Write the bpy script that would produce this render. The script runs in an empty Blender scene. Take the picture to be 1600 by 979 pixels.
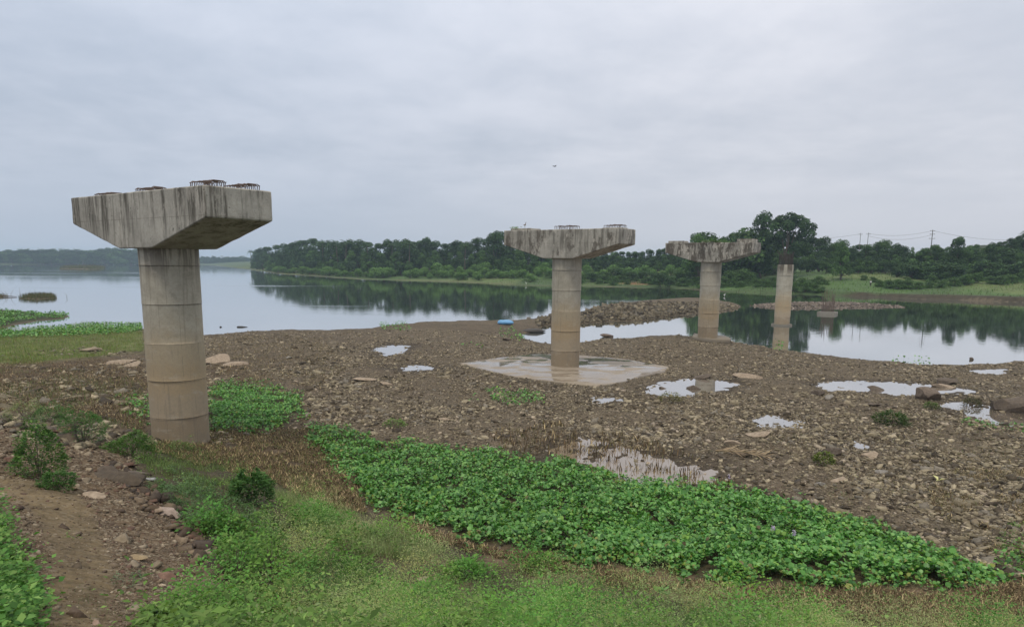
import bpy, math, random
import numpy as np
from mathutils import Vector, Matrix
rng = np.random.default_rng(11); random.seed(5)
C = bpy.context.scene.collection
S = bpy.context.scene

# ------------------------------------------------------------------ camera
CAM_H = 8.0; FOC = 1095.5; PPX = 800.0; PPY = 583.0; PITCH = math.radians(8.95); ROLL = math.radians(0.45)
cd = bpy.data.cameras.new('camera'); cam = bpy.data.objects.new('camera', cd); C.objects.link(cam)
cd.sensor_width = 36.0; cd.lens = FOC / 1600 * 36; cd.shift_y = (PPY - 489.5) / 1600
cd.clip_start = 0.1; cd.clip_end = 9000
cam.matrix_world = Matrix.Translation((0, 0, CAM_H)) @ Matrix.Rotation(math.pi / 2 - PITCH, 4, 'X') @ Matrix.Rotation(ROLL, 4, 'Z')
S.camera = cam

# ------------------------------------------------------------------ sky, sun, exposure
S.view_settings.view_transform = 'Standard'; S.view_settings.look = 'None'
S.view_settings.exposure = 0.07; S.view_settings.gamma = 1.0; S.view_settings.use_curve_mapping = False
S.render.engine = 'CYCLES'; S.cycles.max_bounces = 6; S.cycles.diffuse_bounces = 3; S.cycles.glossy_bounces = 3
S.cycles.transmission_bounces = 3; S.cycles.volume_bounces = 1; S.cycles.transparent_max_bounces = 8
S.cycles.use_denoising = True
SUN_EL, SUN_AZ = math.radians(68), math.radians(200)      # high, behind the camera, veiled by cloud
sd_ = bpy.data.lights.new('sun', 'SUN'); sun = bpy.data.objects.new('sun', sd_); C.objects.link(sun)
sd_.energy = 1.5; sd_.angle = math.radians(14); sd_.color = (1.0, 0.90, 0.74)
sdir = Vector((math.sin(SUN_AZ) * math.cos(SUN_EL), math.cos(SUN_AZ) * math.cos(SUN_EL), math.sin(SUN_EL)))
sun.rotation_euler = sdir.to_track_quat('Z', 'Y').to_euler()
sun.location = (0, -20, 60)
W = bpy.data.worlds.new('World'); S.world = W; W.use_nodes = True


class NT:
    """small wrapper for writing node trees"""
    def __init__(s, tree):
        s.t = tree; tree.nodes.clear()
    def n(s, typ, inp=None, **kw):
        nd = s.t.nodes.new(typ)
        for k, v in kw.items(): setattr(nd, k, v)
        for k, v in (inp or {}).items():
            sock = nd.inputs[k]
            if isinstance(v, bpy.types.NodeSocket): s.t.links.new(v, sock)
            elif isinstance(v, bpy.types.Node): s.t.links.new(v.outputs[0], sock)
            else: sock.default_value = v
        return nd
    def math(s, op, a, b=0.0, c=0.0, clamp=False):
        return s.n('ShaderNodeMath', {0: a, 1: b, 2: c}, operation=op, use_clamp=clamp).outputs[0]
    def vmul(s, v, k):
        return s.n('ShaderNodeVectorMath', {0: v, 1: k}, operation='MULTIPLY').outputs[0]
    def noise(s, vec, scale, detail=4.0, rough=0.55, dist=0.0):
        return s.n('ShaderNodeTexNoise', {'Vector': vec, 'Scale': scale, 'Detail': detail, 'Roughness': rough, 'Distortion': dist}).outputs['Fac']
    def rng(s, v, a, b, c=0.0, d=1.0, smooth=True):
        return s.n('ShaderNodeMapRange', {'Value': v, 'From Min': a, 'From Max': b, 'To Min': c, 'To Max': d},
                   interpolation_type='SMOOTHSTEP' if smooth else 'LINEAR').outputs[0]
    def mix(s, f, a, b, mode='MIX'):
        nd = s.t.nodes.new('ShaderNodeMix'); nd.data_type = 'RGBA'; nd.blend_type = mode
        for i, v in ((0, f), (6, a), (7, b)):
            if isinstance(v, bpy.types.NodeSocket): s.t.links.new(v, nd.inputs[i])
            else: nd.inputs[i].default_value = v if i == 0 else (*v[:3], 1.0)
        return nd.outputs[2]


w = NT(W.node_tree)
tc = w.n('ShaderNodeTexCoord').outputs['Generated']
nrm = w.n('ShaderNodeVectorMath', {0: tc}, operation='NORMALIZE').outputs[0]
sp = w.n('ShaderNodeSeparateXYZ', {0: nrm}); sx, sy, sz = sp.outputs
zc = w.math('MAXIMUM', sz, 0.0)
den = w.math('ADD', zc, 0.16)
pl = w.n('ShaderNodeCombineXYZ', {0: w.math('DIVIDE', sx, den), 1: w.math('DIVIDE', sy, den), 2: 0.0}).outputs[0]
n1 = w.noise(w.vmul(pl, (0.6, 1.0, 1.0)), 0.75, 5.0, 0.5, 0.3)
n2 = w.noise(w.vmul(pl, (0.9, .8, 1.0)), 2.2, 7.0, 0.6, 0.15)
n3 = w.noise(w.vmul(nrm, (1.0, 1.0, 4.0)), 2.1, 4.0, 0.5, 0.2)
f = w.math('ADD', w.math('MULTIPLY', n1, 0.42), w.math('ADD', w.math('MULTIPLY', n2, 0.36), w.math('MULTIPLY', n3, 0.22)))
f = w.rng(f, 0.34, 0.64)
side = w.rng(sx, -0.45, 0.45)                             # bluer to the left, whiter to the right
dark = w.mix(side, (3.85, 4.4, 5.3), (4.75, 5.05, 5.7))
lite = w.mix(side, (5.45, 5.85, 6.7), (6.5, 6.6, 7.1))
cl = w.mix(f, dark, lite)
up = w.rng(sz, 0.0, 0.7, 0.98, 1.68, False)
hor = w.rng(sz, 0.015, 0.16)
cl = w.mix(hor, w.mix(side, (4.35, 4.95, 6.0), (5.9, 6.05, 6.7)), cl)
cl = w.n('ShaderNodeVectorMath', {0: cl, 'Scale': up}, operation='SCALE').outputs[0]
cl = w.mix(w.rng(sz, .40, .85), cl, (11.0, 10.6, 10.0))      # an overcast sky is brightest overhead
sky = w.n('ShaderNodeTexSky', sky_type='NISHITA', sun_disc=False, sun_elevation=SUN_EL, sun_rotation=SUN_AZ)
col = w.mix(0.94, sky.outputs[0], cl)
bg = w.n('ShaderNodeBackground', {'Color': col, 'Strength': 0.1})
w.n('ShaderNodeOutputWorld', {'Surface': bg})

# ------------------------------------------------------------------ picture <-> place
cp, sn, cr, sr = math.cos(PITCH), math.sin(PITCH), math.cos(ROLL), math.sin(ROLL)
def project(x, y, z):
    Z = z - CAM_H; zc_ = np.maximum(y * cp - Z * sn, 0.05); yc = y * sn + Z * cp
    u = x / zc_; v = yc / zc_
    return PPX + FOC * (u * cr + v * sr), PPY - FOC * (-u * sr + v * cr)
def ray(px, py):
    uu = (px - PPX) / FOC; vv = (PPY - py) / FOC
    u = uu * cr - vv * sr; v = uu * sr + vv * cr
    return u, cp + v * sn, -sn + v * cp                   # world direction
def at(px, py, z=0.0):
    dx, dy, dz = ray(px, py); t = (z - CAM_H) / dz
    return dx * t, dy * t
def far(px, dist):                                        # plan position along a picture column at a distance
    dx, dy, dz = ray(px, 410); k = dist / math.hypot(dx, dy)
    return dx * k, dy * k

# ------------------------------------------------------------------ numeric helpers
def _h(i, j, s):
    n = (i.astype(np.int64) * 374761393 + j.astype(np.int64) * 668265263 + s * 1442695041) & 0xffffffff
    n = ((n ^ (n >> 13)) * 1274126177) & 0xffffffff
    return ((n ^ (n >> 16)) & 0xffff) / 65535.0
def vnoise(x, y, s=0):
    i = np.floor(x); j = np.floor(y); fx = x - i; fy = y - j
    fx = fx * fx * (3 - 2 * fx); fy = fy * fy * (3 - 2 * fy)
    a = _h(i, j, s); b = _h(i + 1, j, s); c = _h(i, j + 1, s); d = _h(i + 1, j + 1, s)
    return (a + (b - a) * fx) * (1 - fy) + (c + (d - c) * fx) * fy
def fbm(x, y, s=0, o=4):
    r = 0; a = 0.5; t = 0
    for k in range(o):
        r = r + a * vnoise(x * 2 ** k + 17.3 * k, y * 2 ** k - 9.1 * k, s + k); t += a; a *= 0.5
    return r / t
def sm(v, a, b):
    t = np.clip((v - a) / (b - a), 0, 1); return t * t * (3 - 2 * t)
def sdist(x, y, P):                                       # signed distance to polygon, + inside
    P = np.asarray(P, float); d2 = np.full(x.shape, 1e18); ins = np.zeros(x.shape, bool)
    for k in range(len(P)):
        a = P[k]; b = P[(k + 1) % len(P)]; e = b - a; L = (e ** 2).sum() + 1e-12
        t = np.clip(((x - a[0]) * e[0] + (y - a[1]) * e[1]) / L, 0, 1)
        d2 = np.minimum(d2, (x - a[0] - t * e[0]) ** 2 + (y - a[1] - t * e[1]) ** 2)
        c = (a[1] > y) != (b[1] > y)
        if e[1] != 0: ins ^= c & (x < e[0] * (y - a[1]) / e[1] + a[0])
    d = np.sqrt(d2); return np.where(ins, d, -d)

# ------------------------------------------------------------------ the lie of the land (traced once, in metres)
def W_(pts, z=0.0): return [at(px, py, z) for px, py in pts]
NEAR = W_([(-300, 517), (-60, 516), (10, 517), (60, 518), (110, 516), (170, 514), (220, 512), (270, 518), (325, 523), (380, 519), (450, 516),
           (520, 515), (560, 514), (600, 509), (660, 504), (740, 501), (790, 500), (830, 498), (862, 496), (905, 489), (940, 478), (1000, 470),
           (1060, 466), (1110, 467), (1148, 473), (1160, 479), (1140, 484), (1090, 489), (1050, 493), (1000, 500), (960, 501), (915, 505), (860, 506),
           (842, 512), (822, 519), (814, 527), (835, 533)], 0.1) + \
       W_([(862, 534), (905, 531), (940, 526), (1000, 523), (1050, 521), (1092, 523), (1130, 529), (1180, 536), (1250, 547), (1340, 557),
           (1440, 566), (1520, 565), (1600, 561), (1800, 556), (2300, 556)], 0.3) + [(120, 20), (60, -30), (-60, -30), (-90, 30)]
SPIT = W_([(-200, 478), (0, 482), (30, 484), (60, 487), (103, 490), (110, 493), (98, 497), (60, 500), (20, 507), (0, 514), (-100, 525)], 0.12)
REED = W_([(28, 466), (50, 461), (80, 461), (90, 465), (60, 468)], 0.05)
REED2 = W_([(-30, 463), (0, 460), (13, 462), (0, 465)], 0.05)
ISLE = W_([(92, 420), (100, 416.5), (150, 416.3), (165, 418), (150, 421)], 0.1)
BAR2 = W_([(1178, 477), (1200, 474), (1230, 472.5), (1300, 472.5), (1350, 474), (1400, 477), (1408, 479), (1340, 480), (1250, 481), (1200, 480)], 0.1)
BANK = W_([(332, 414.2), (360, 417.5), (390, 421), (440, 428), (500, 432), (560, 436), (640, 438.5), (700, 440), (760, 443), (820, 446), (900, 447), (960, 448),
           (1010, 449), (1060, 451), (1100, 455), (1160, 457), (1200, 458), (1290, 461), (1400, 465), (1440, 467), (1500, 468), (1600, 472), (1800, 480),
           (2300, 500)], 0.0) + [(900, 250), (4500, 600), (4500, 3460), (-400, 3460), far(300, 2600), far(318, 1300)]
FARL = [far(p, d) for p, d in ((-900, 1250), (-200, 1230), (0, 1240), (100, 1270), (210, 1330), (318, 1500), (345, 1560))] + [(-500, 3470), (-4600, 3470), (-4600, 800)]

CTRL = [  # picture x, y, height of the ground there
    (283, 690, 1.25), (882, 566, .95), (1106, 524, .7), (600, 560, .95), (450, 540, .7), (740, 530, .6), (100, 540, .6), (0, 560, .75), (1300, 580, .6),
    (1600, 590, .6), (1500, 640, .75), (1200, 620, .85), (1000, 640, 1.0), (700, 660, 1.15), (1300, 700, 1.0), (1600, 700, 1.0), (1600, 850, 1.2),
    (560, 700, 1.2), (700, 750, 1.2), (900, 740, 1.08), (1000, 720, 1.06), (1000, 800, 1.2), (1300, 850, 1.2), (1560, 900, 1.3), (420, 640, 1.1), (200, 620, 1.15),
    (0, 600, 1.1), (60, 635, 1.5), (170, 665, 1.7), (220, 700, 1.8), (300, 730, 1.6), (420, 760, 1.55), (560, 810, 1.6), (700, 850, 1.6), (900, 890, 1.55),
    (1150, 920, 1.5), (1350, 940, 1.5), (1590, 960, 1.55), (500, 880, 2.3), (600, 930, 2.6), (760, 960, 2.4), (1000, 975, 2.1), (1300, 985, 1.8),
    (0, 665, 3.1), (60, 670, 2.95), (130, 690, 2.9), (180, 720, 2.9), (215, 765, 2.95), (260, 800, 2.9), (310, 860, 3.1), (350, 920, 3.3), (400, 975, 3.4),
    (120, 780, 3.5), (60, 760, 3.5), (20, 820, 4.1), (150, 860, 4.0), (120, 970, 4.7), (230, 930, 4.0), (0, 975, 5.0)]
cp_ = np.array([(*at(a, b, z), z) for a, b, z in CTRL] + [(0, 2, 6.2), (0, -12, 6.5), (12, -12, 6), (14, 2, 4.6), (25, 4, 2.5), (40, 8, 1.6), (60, 30, 1.0), (90, 60, .8),
               (-12, -12, 6.6), (-12, 3, 6.2), (-24, 10, 4.6), (-34, 20, 3.0), (-60, 30, 2.0), (-50, 55, .8), (0, 110, .6), (90, 110, .6), (6, 6, 4.0), (12, 8, 2.7)])
_r = lambda a, b: np.sqrt(((a[:, None, :] - b[None, :, :]) ** 2).sum(-1) + 0.8)
KA = _r(cp_[:, :2], cp_[:, :2]) + np.eye(len(cp_)) * -0.35
_one = np.ones((len(cp_), 1))
_sol = np.linalg.solve(np.block([[KA, _one], [_one.T, np.zeros((1, 1))]]), np.append(cp_[:, 2], 0))
def rbf(x, y):
    out = np.full(x.size, _sol[-1]); xf, yf = x.ravel(), y.ravel()
    for k in range(len(cp_)): out += _sol[k] * np.sqrt((xf - cp_[k, 0]) ** 2 + (yf - cp_[k, 1]) ** 2 + 0.8)
    return out.reshape(x.shape)

PUD = [  # picture outline, water level
    ([(585, 546), (612, 538), (640, 540), (625, 552), (600, 558)], .83), ([(618, 576), (650, 570), (680, 573), (692, 577), (650, 582)], .93),
    ([(845, 702), (900, 683), (940, 688), (1000, 700), (1060, 720), (1125, 738), (1115, 760), (1030, 765), (950, 758), (900, 730), (860, 716)], 1.05),
    ([(1000, 613), (1040, 597), (1080, 592), (1140, 594), (1162, 600), (1130, 608), (1100, 613), (1070, 619), (1030, 618)], .85),
    ([(1268, 601), (1300, 595), (1400, 597), (1460, 600), (1540, 612), (1520, 621), (1470, 622), (1430, 620), (1390, 614), (1300, 610)], .66),
    ([(1462, 633), (1500, 625), (1560, 633), (1640, 636), (1660, 668), (1570, 663), (1520, 652)], .74),
    ([(1172, 653), (1200, 649), (1250, 659), (1240, 666), (1190, 664)], .95), ([(1320, 692), (1350, 692), (1380, 703), (1340, 704)], 1.0),
    ([(1510, 577), (1572, 577), (1562, 584), (1520, 583)], .6), ([(928, 622), (960, 619), (972, 626), (935, 629)], .97)]
PUDW = [(W_(p, z), z) for p, z in PUD]
SLAB_PL = W_([(716, 568), (778, 559), (838, 552.5), (905, 555), (975, 561), (1046, 573), (1040, 579), (1002, 587), (975, 597), (930, 603), (870, 596.5), (800, 588), (755, 577)], .93)
FOOT_PL = W_([(1082, 527), (1086, 521), (1132, 525), (1144, 529), (1138, 531), (1115, 530.5)], .62)

NU, NV = 940, 1000
Y0 = 25.0
uu = np.linspace(-1.35, 1.35, NU); vv = np.exp(np.linspace(math.log(10.0), math.log(3480.0), NV))
GU, GV = np.meshgrid(uu, vv); GX = GU * GV; GY = GV - Y0
def terrain(x, y):
    sn_ = sdist(x, y, NEAR); near_m = (sn_ > -30)
    base = np.zeros_like(x); m = (y < 140)
    base[m] = rbf(x[m], y[m]); base = np.clip(base, .35, 6.7)
    wob = (fbm(x * .55, y * .55, 3) - .5)
    d = sn_ + wob * 1.6 * sm(y, 20, 40)
    h = -1.6 + 0 * x
    edge = np.where(d > 0, 0.28 * sm(d, 0, 1.3) + (base - .28) * sm(d, .8, 11.0), np.maximum(d * .12, -1.6))
    h = np.where(near_m, edge, h)
    for P, top, wd in ((SPIT, .18, 2.5), (REED, .14, 2.0), (REED2, .14, 2.0), (ISLE, .35, 12.0), (BAR2, .28, 4.0)):
        e = sdist(x, y, P); e2 = e + wob * .8 * wd / 2.5
        h = np.maximum(h, np.where(e2 > 0, top * sm(e2, 0, wd), np.maximum(e2 * .1, -1.6)))
    # rubble bar beyond the channel
    px, py = project(x, y, 0 * x)
    bar = sm(px, 905, 960) * sm(py, 508, 502) * (py > 455) * (sn_ > 0)
    h = h + bar * .22 * sm(sn_, .5, 4)
    e = sdist(x, y, BANK); dd = np.hypot(x, y); az = x / np.maximum(y, 1)
    lump = fbm(x * .045, y * .045, 9); e2 = e + (fbm(x * .09, y * .09, 8) - .5) * 9
    cut = sm(az, .28, .42)
    bank = np.where(e2 > 0, (.25 + .75 * cut) * sm(e2, 0, 2.5) + 4.4 * sm(e2, 0, 75) + (lump - .5) * 2.2 * sm(e2, 5, 30), np.maximum(e2 * .1, -2))
    hill = sm(az, .52, .66) * 10.5 * sm(e2, 62, 118)
    bank = bank + np.where(e2 > 0, hill, 0) + np.where(e2 > 0, 2.5 * sm(e2, 90, 300), 0)
    h = np.maximum(h, np.where(e > -40, bank, -1.6))
    e = sdist(x, y, FARL)
    h = np.maximum(h, np.where(e > 0, 3.0 * sm(e, 0, 90), -1.6))
    # small lumps on land
    land = sm(h, .02, .25) * (y < 140)
    rough = (fbm(x * 1.6, y * 1.6, 21, 4) - .5) * .16 + (fbm(x * .35, y * .35, 22, 3) - .5) * .22
    h = h + land * rough
    h = h + sm(y, 9, 15) * (1 - sm(y, 22, 26)) * sm(-x / np.maximum(y, 1), .32, .40) * (fbm(x * 3.2, y * 3.2, 25, 3) - .5) * .22
    for P, z in ((SLAB_PL, .90), (FOOT_PL, .60)):
        e = sdist(x, y, P); h = np.where(e > -.25, np.minimum(h, z), h); h = np.where(e > 1.2, np.minimum(h, z - .25), h)
    for P, z in PUDW:
        e = sdist(x, y, P); mk = e > -3.5
        loc = z - np.clip(e, -1.5, .6) * .085 + rough * .7 + (fbm(x * 3.4, y * 3.4, 27, 3) - .5) * .09
        k = sm(e, -3.0, -.6)
        h = np.where(mk, h * (1 - k) + loc * k, h)
    return h
GZ = terrain(GX, GY)
def ground(x, y):
    x = np.asarray(x, float); y = np.asarray(y, float)
    V = np.clip(np.log(np.maximum(y + Y0, 10.01) / 10.0) / math.log(348.0) * (NV - 1), 0, NV - 1.001)
    U = np.clip((x / np.maximum(y + Y0, 10) + 1.35) / 2.7 * (NU - 1), 0, NU - 1.001)
    i = V.astype(int); j = U.astype(int); a = V - i; b = U - j
    return (GZ[i, j] * (1 - b) + GZ[i, j + 1] * b) * (1 - a) + (GZ[i + 1, j] * (1 - b) + GZ[i + 1, j + 1] * b) * a
def hit(px, py, lo=3.0):                                  # where the sight line through a pixel meets the ground
    dx, dy, dz = ray(px, py); k = 1 / math.hypot(dx, dy); dx, dy, dz = dx * k, dy * k, dz * k
    t = np.exp(np.linspace(math.log(lo), math.log(3000), 4000))
    g = np.maximum(ground(dx * t, dy * t), 0); b = np.nonzero(CAM_H + dz * t < g)[0]
    t = t[b[0]] if len(b) else 1500.0
    return dx * t, dy * t, float(max(ground(dx * t, dy * t), 0))

# ------------------------------------------------------------------ mesh helpers
def mesh_np(name, V, F, mat, parent=None, col=None, smooth=False, mats=None, midx=None):
    """V (n,3); F (m,k) of one size or a list of such; col per face (m,3)"""
    Fs = F if isinstance(F, list) else [F]
    me = bpy.data.meshes.new(name); me.vertices.add(len(V)); me.vertices.foreach_set('co', np.asarray(V, np.float32).ravel())
    nl = sum(f.size for f in Fs); npoly = sum(len(f) for f in Fs)
    me.loops.add(nl); me.polygons.add(npoly)
    me.loops.foreach_set('vertex_index', np.concatenate([f.ravel() for f in Fs]).astype(np.int32))
    cnt = np.concatenate([np.full(len(f), f.shape[1]) for f in Fs]); st = np.concatenate([[0], np.cumsum(cnt)[:-1]])
    me.polygons.foreach_set('loop_start', st.astype(np.int32)); me.polygons.foreach_set('loop_total', cnt.astype(np.int32))
    if smooth: me.polygons.foreach_set('use_smooth', np.ones(npoly, bool))
    me.update(calc_edges=True)
    if col is not None:
        a = me.color_attributes.new('tint', 'FLOAT_COLOR', 'CORNER')
        c = np.ones((nl, 4), np.float32); c[:, :3] = np.repeat(np.asarray(col, np.float32), cnt, axis=0); a.data.foreach_set('color', c.ravel())
    me.materials.append(mat)
    o = bpy.data.objects.new(name, me); C.objects.link(o)
    if parent is not None: o.parent = parent
    return o
def rots(n, yaw=None, tilt=None, roll=None):
    """n rotation matrices: tilt about x, then yaw about z"""
    yaw = rng.uniform(0, 2 * np.pi, n) if yaw is None else yaw; tilt = np.zeros(n) if tilt is None else tilt; roll = np.zeros(n) if roll is None else roll
    cz, sz_, cx, sx_, cy, sy_ = np.cos(yaw), np.sin(yaw), np.cos(tilt), np.sin(tilt), np.cos(roll), np.sin(roll)
    o = np.zeros(n); l = np.ones(n)
    Rz = np.stack([cz, -sz_, o, sz_, cz, o, o, o, l], -1).reshape(n, 3, 3); Rx = np.stack([l, o, o, o, cx, -sx_, o, sx_, cx], -1).reshape(n, 3, 3)
    Ry = np.stack([cy, o, sy_, o, l, o, -sy_, o, cy], -1).reshape(n, 3, 3)
    return Rz @ Rx @ Ry
def stamp(tv, tf, pos, R, sc):
    """copies of a template at pos; returns V, F"""
    n = len(pos); tv = np.asarray(tv, float); tf = np.asarray(tf)
    sc = np.asarray(sc, float); sc = sc[:, None, None] if sc.ndim == 1 else sc[:, None, :]
    V = np.einsum('nij,nkj->nki', R, tv[None] * sc) + pos[:, None, :]
    F = (tf[None] + (np.arange(n) * len(tv))[:, None, None])
    return V.reshape(-1, 3), F.reshape(-1, tf.shape[1])
class Acc:
    def __init__(s): s.V = []; s.F = {}; s.n = 0; s.C = {}
    def add(s, V, F, col=None):
        F = np.asarray(F); k = F.shape[1]
        s.V.append(V); s.F.setdefault(k, []).append(F + s.n); s.n += len(V)
        if col is not None:
            col = np.asarray(col, float)
            if col.ndim == 1: col = np.tile(col, (len(F), 1))
            s.C.setdefault(k, []).append(col)
    def stamp(s, tv, tf, pos, R, sc, col=None):
        V, F = stamp(tv, tf, pos, R, sc)
        s.add(V, F, None if col is None else np.repeat(col, len(tf), axis=0))
    def build(s, name, mat, parent=None, smooth=False):
        ks = sorted(s.F); c = np.concatenate([np.concatenate(s.C[k]) for k in ks]) if s.C else None
        return mesh_np(name, np.concatenate(s.V), [np.concatenate(s.F[k]) for k in ks], mat, parent, c, smooth)
    def tube(s, pts, rad, k=6, col=None, cap=True):
        pts = np.asarray(pts, float); n = len(pts); rad = np.broadcast_to(rad, n)
        T = np.gradient(pts, axis=0); T /= np.linalg.norm(T, axis=1)[:, None] + 1e-9
        up = np.array([0, 0, 1.]) if abs(T[0, 2]) < .9 else np.array([1., 0, 0]); V = []
        for i in range(n):
            a = np.cross(T[i], up); a /= np.linalg.norm(a) + 1e-9; b = np.cross(T[i], a); up = np.cross(a, T[i]) if i else up
            th = np.arange(k) / k * 2 * np.pi
            V.append(pts[i] + rad[i] * (np.cos(th)[:, None] * a + np.sin(th)[:, None] * b))
        V = np.concatenate(V); F = [(i * k + j, i * k + (j + 1) % k, (i + 1) * k + (j + 1) % k, (i + 1) * k + j) for i in range(n - 1) for j in range(k)]
        s.add(V, F, col)
        if cap:
            c = np.vstack([V[:k], V[-k:]]); s.add(c, np.array([list(range(k))[::-1], list(range(k, 2 * k))]), col)
def tag(o, label=None, cat=None, group=None, kind=None):
    if label: o['label'] = label
    if cat: o['category'] = cat
    if group: o['group'] = group
    if kind: o['kind'] = kind
    return o
def thing(name, label, cat, loc=(0, 0, 0), rz=0.0, group=None, sc=1.0):
    o = bpy.data.objects.new(name, None); C.objects.link(o); o.location = loc; o.rotation_euler = (0, 0, rz); o.scale = (sc, sc, sc) if np.isscalar(sc) else sc
    o.empty_display_size = .3
    return tag(o, label, cat, group)
def copy_tree(o, parent=None):
    c = o.copy(); C.objects.link(c)
    if parent is not None: c.parent = parent
    for ch in list(o.children): copy_tree(ch, c)
    return c

# ------------------------------------------------------------------ materials
def new_mat(name):
    m = bpy.data.materials.new(name); m.use_nodes = True; return m, NT(m.node_tree)
def out(t, sh, disp=None): t.n('ShaderNodeOutputMaterial', {'Surface': sh})
def bump(t, h, strength, dist=0.1): return t.n('ShaderNodeBump', {'Height': h, 'Strength': strength, 'Distance': dist}).outputs[0]

def leaf_mat(name, rough=.5, trans=.25, spec=.35, haz=1.0):
    m, t = new_mat(name)
    a = t.n('ShaderNodeAttribute', attribute_name='tint').outputs['Color']
    b = t.n('ShaderNodeBsdfPrincipled', {'Base Color': a, 'Roughness': rough, 'Specular IOR Level': spec})
    tr = t.n('ShaderNodeBsdfTranslucent', {'Color': t.mix(1.0, a, (.9, 1.0, .5), 'MULTIPLY')})
    out(t, t.n('ShaderNodeMixShader', {0: trans, 1: b, 2: tr})); return m
LEAF = leaf_mat('foliage', .6, .3, .15); WAX = leaf_mat('waxy_leaf', .4, .25, .3); DRY = leaf_mat('dry_stem', .8, .1, .1)

def stone_mat():
    m, t = new_mat('stone')
    a = t.n('ShaderNodeAttribute', attribute_name='tint').outputs['Color']; g = t.n('ShaderNodeNewGeometry').outputs['Position']
    n = t.noise(g, 9.0, 6, .65); n2 = t.noise(g, 1.7, 3)
    c = t.mix(t.rng(n, .3, .72), t.mix(1.0, a, (.55, .53, .5), 'MULTIPLY'), a)
    c = t.mix(t.rng(n2, .55, .75, 0, .5), c, (.13, .1, .07))
    out(t, t.n('ShaderNodeBsdfPrincipled', {'Base Color': c, 'Roughness': .75, 'Specular IOR Level': .3, 'Normal': bump(t, n, .5, .03)})); return m
STONE = stone_mat()
def simple(name, c, rough=.6, metal=0.0, var=.25, scale=8.0):
    m, t = new_mat(name); g = t.n('ShaderNodeTexCoord').outputs['Object']
    n = t.noise(g, scale, 5, .6)
    cc = t.mix(n, tuple(v * (1 - var) for v in c), tuple(min(1, v * (1 + var)) for v in c))
    out(t, t.n('ShaderNodeBsdfPrincipled', {'Base Color': cc, 'Roughness': rough, 'Metallic': metal, 'Normal': bump(t, n, .3, .02)})); return m
RUST = simple('rusty_rebar', (.12, .085, .07), .8, 0.1, .5, 20)
RUSTD = simple('dark_rebar', (.05, .045, .04), .8, 0.1, .4, 20)
BARK = simple('bark', (.11, .085, .065), .9)
WOOD_SHADOW = simple('wet_wood_and_shadow', (.03, .027, .025), .6)  # for the logs, and for the dark solid that imitates bank shade

def ground_mat():
    m, t = new_mat('earth')
    a = t.n('ShaderNodeAttribute', attribute_name='soil').outputs['Color']
    al = t.n('ShaderNodeAttribute', attribute_name='soil').outputs['Alpha']      # how stony the soil is
    g = t.n('ShaderNodeNewGeometry').outputs['Position']
    n1 = t.noise(g, .9, 6, .6); n2 = t.noise(g, 7.0, 5, .65); n3 = t.noise(g, 32.0, 3, .6)
    vo = t.n('ShaderNodeTexVoronoi', {'Vector': t.vmul(g, (1, 1, .5)), 'Scale': 7.5, 'Randomness': 1.0}); vr = t.n('ShaderNodeSeparateColor', {0: vo.outputs['Color']}).outputs[0]
    vo2 = t.n('ShaderNodeTexVoronoi', {'Vector': g, 'Scale': 22.0}); vr2 = t.n('ShaderNodeSeparateColor', {0: vo2.outputs['Color']}).outputs[0]
    c = t.mix(t.rng(n1, .3, .7), t.mix(1.0, a, (.66, .64, .62), 'MULTIPLY'), t.mix(1.0, a, (1.22, 1.2, 1.18), 'MULTIPLY'))
    c = t.mix(t.rng(n2, .35, .7), t.mix(1.0, c, (.62, .62, .62), 'MULTIPLY'), c)
    st = t.math('MULTIPLY', t.rng(vr, .55, .95), t.math('MULTIPLY', al, t.rng(vo.outputs['Distance'], .55, .3)))
    c = t.mix(st, c, (.25, .21, .15))
    st2 = t.math('MULTIPLY', t.rng(vr2, .5, .9, 0, .8), al)
    c = t.mix(st2, c, (.21, .17, .12))
    h = t.math('ADD', t.math('MULTIPLY', n2, .6), t.math('ADD', t.math('MULTIPLY', st, .5), t.math('ADD', t.math('MULTIPLY', n3, .25), t.math('MULTIPLY', st2, .25))))
    out(t, t.n('ShaderNodeBsdfPrincipled', {'Base Color': c, 'Roughness': .85, 'Specular IOR Level': .2, 'Normal': bump(t, h, .8, .08)})); return m

def water_mat(name, tint=(.05, .065, .055), still=False, murk=2.1):
    m, t = new_mat(name); g = t.n('ShaderNodeNewGeometry').outputs['Position']
    sc = (1, 1, 1)
    if still:
        h = t.noise(g, 3.0, 2, .5); nrm_ = bump(t, h, .03, .02); ro = .02
    else:
        big = t.noise(t.vmul(g, (.006, .03, 1)), 1.0, 4, .6, .6)                  # wind lanes
        lane = t.rng(big, .56, .66)
        h = t.math('ADD', t.math('MULTIPLY', t.noise(t.vmul(g, (1, 1.8, 1)), .55, 3, .55), .7), t.math('MULTIPLY', t.noise(g, 3.2, 2, .5), .12))
        st = t.math('ADD', .055, t.math('MULTIPLY', lane, .16))
        nd = t.n('ShaderNodeBump', {'Height': h, 'Distance': .12}); t.t.links.new(st, nd.inputs['Strength']); nrm_ = nd.outputs[0]
        ro = t.math('ADD', .02, t.math('MULTIPLY', lane, .10))
    fac = t.math('MULTIPLY', t.math('POWER', t.n('ShaderNodeLayerWeight', {'Blend': .5, 'Normal': nrm_}).outputs['Facing'], murk if still else 1.3), .97)
    body = t.n('ShaderNodeBsdfDiffuse', {'Color': (*tint, 1)}); gl = t.n('ShaderNodeBsdfGlossy', {'Color': (1, 1, 1, 1), 'Roughness': ro, 'Normal': nrm_})
    out(t, t.n('ShaderNodeMixShader', {0: fac, 1: body, 2: gl})); return m

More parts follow.
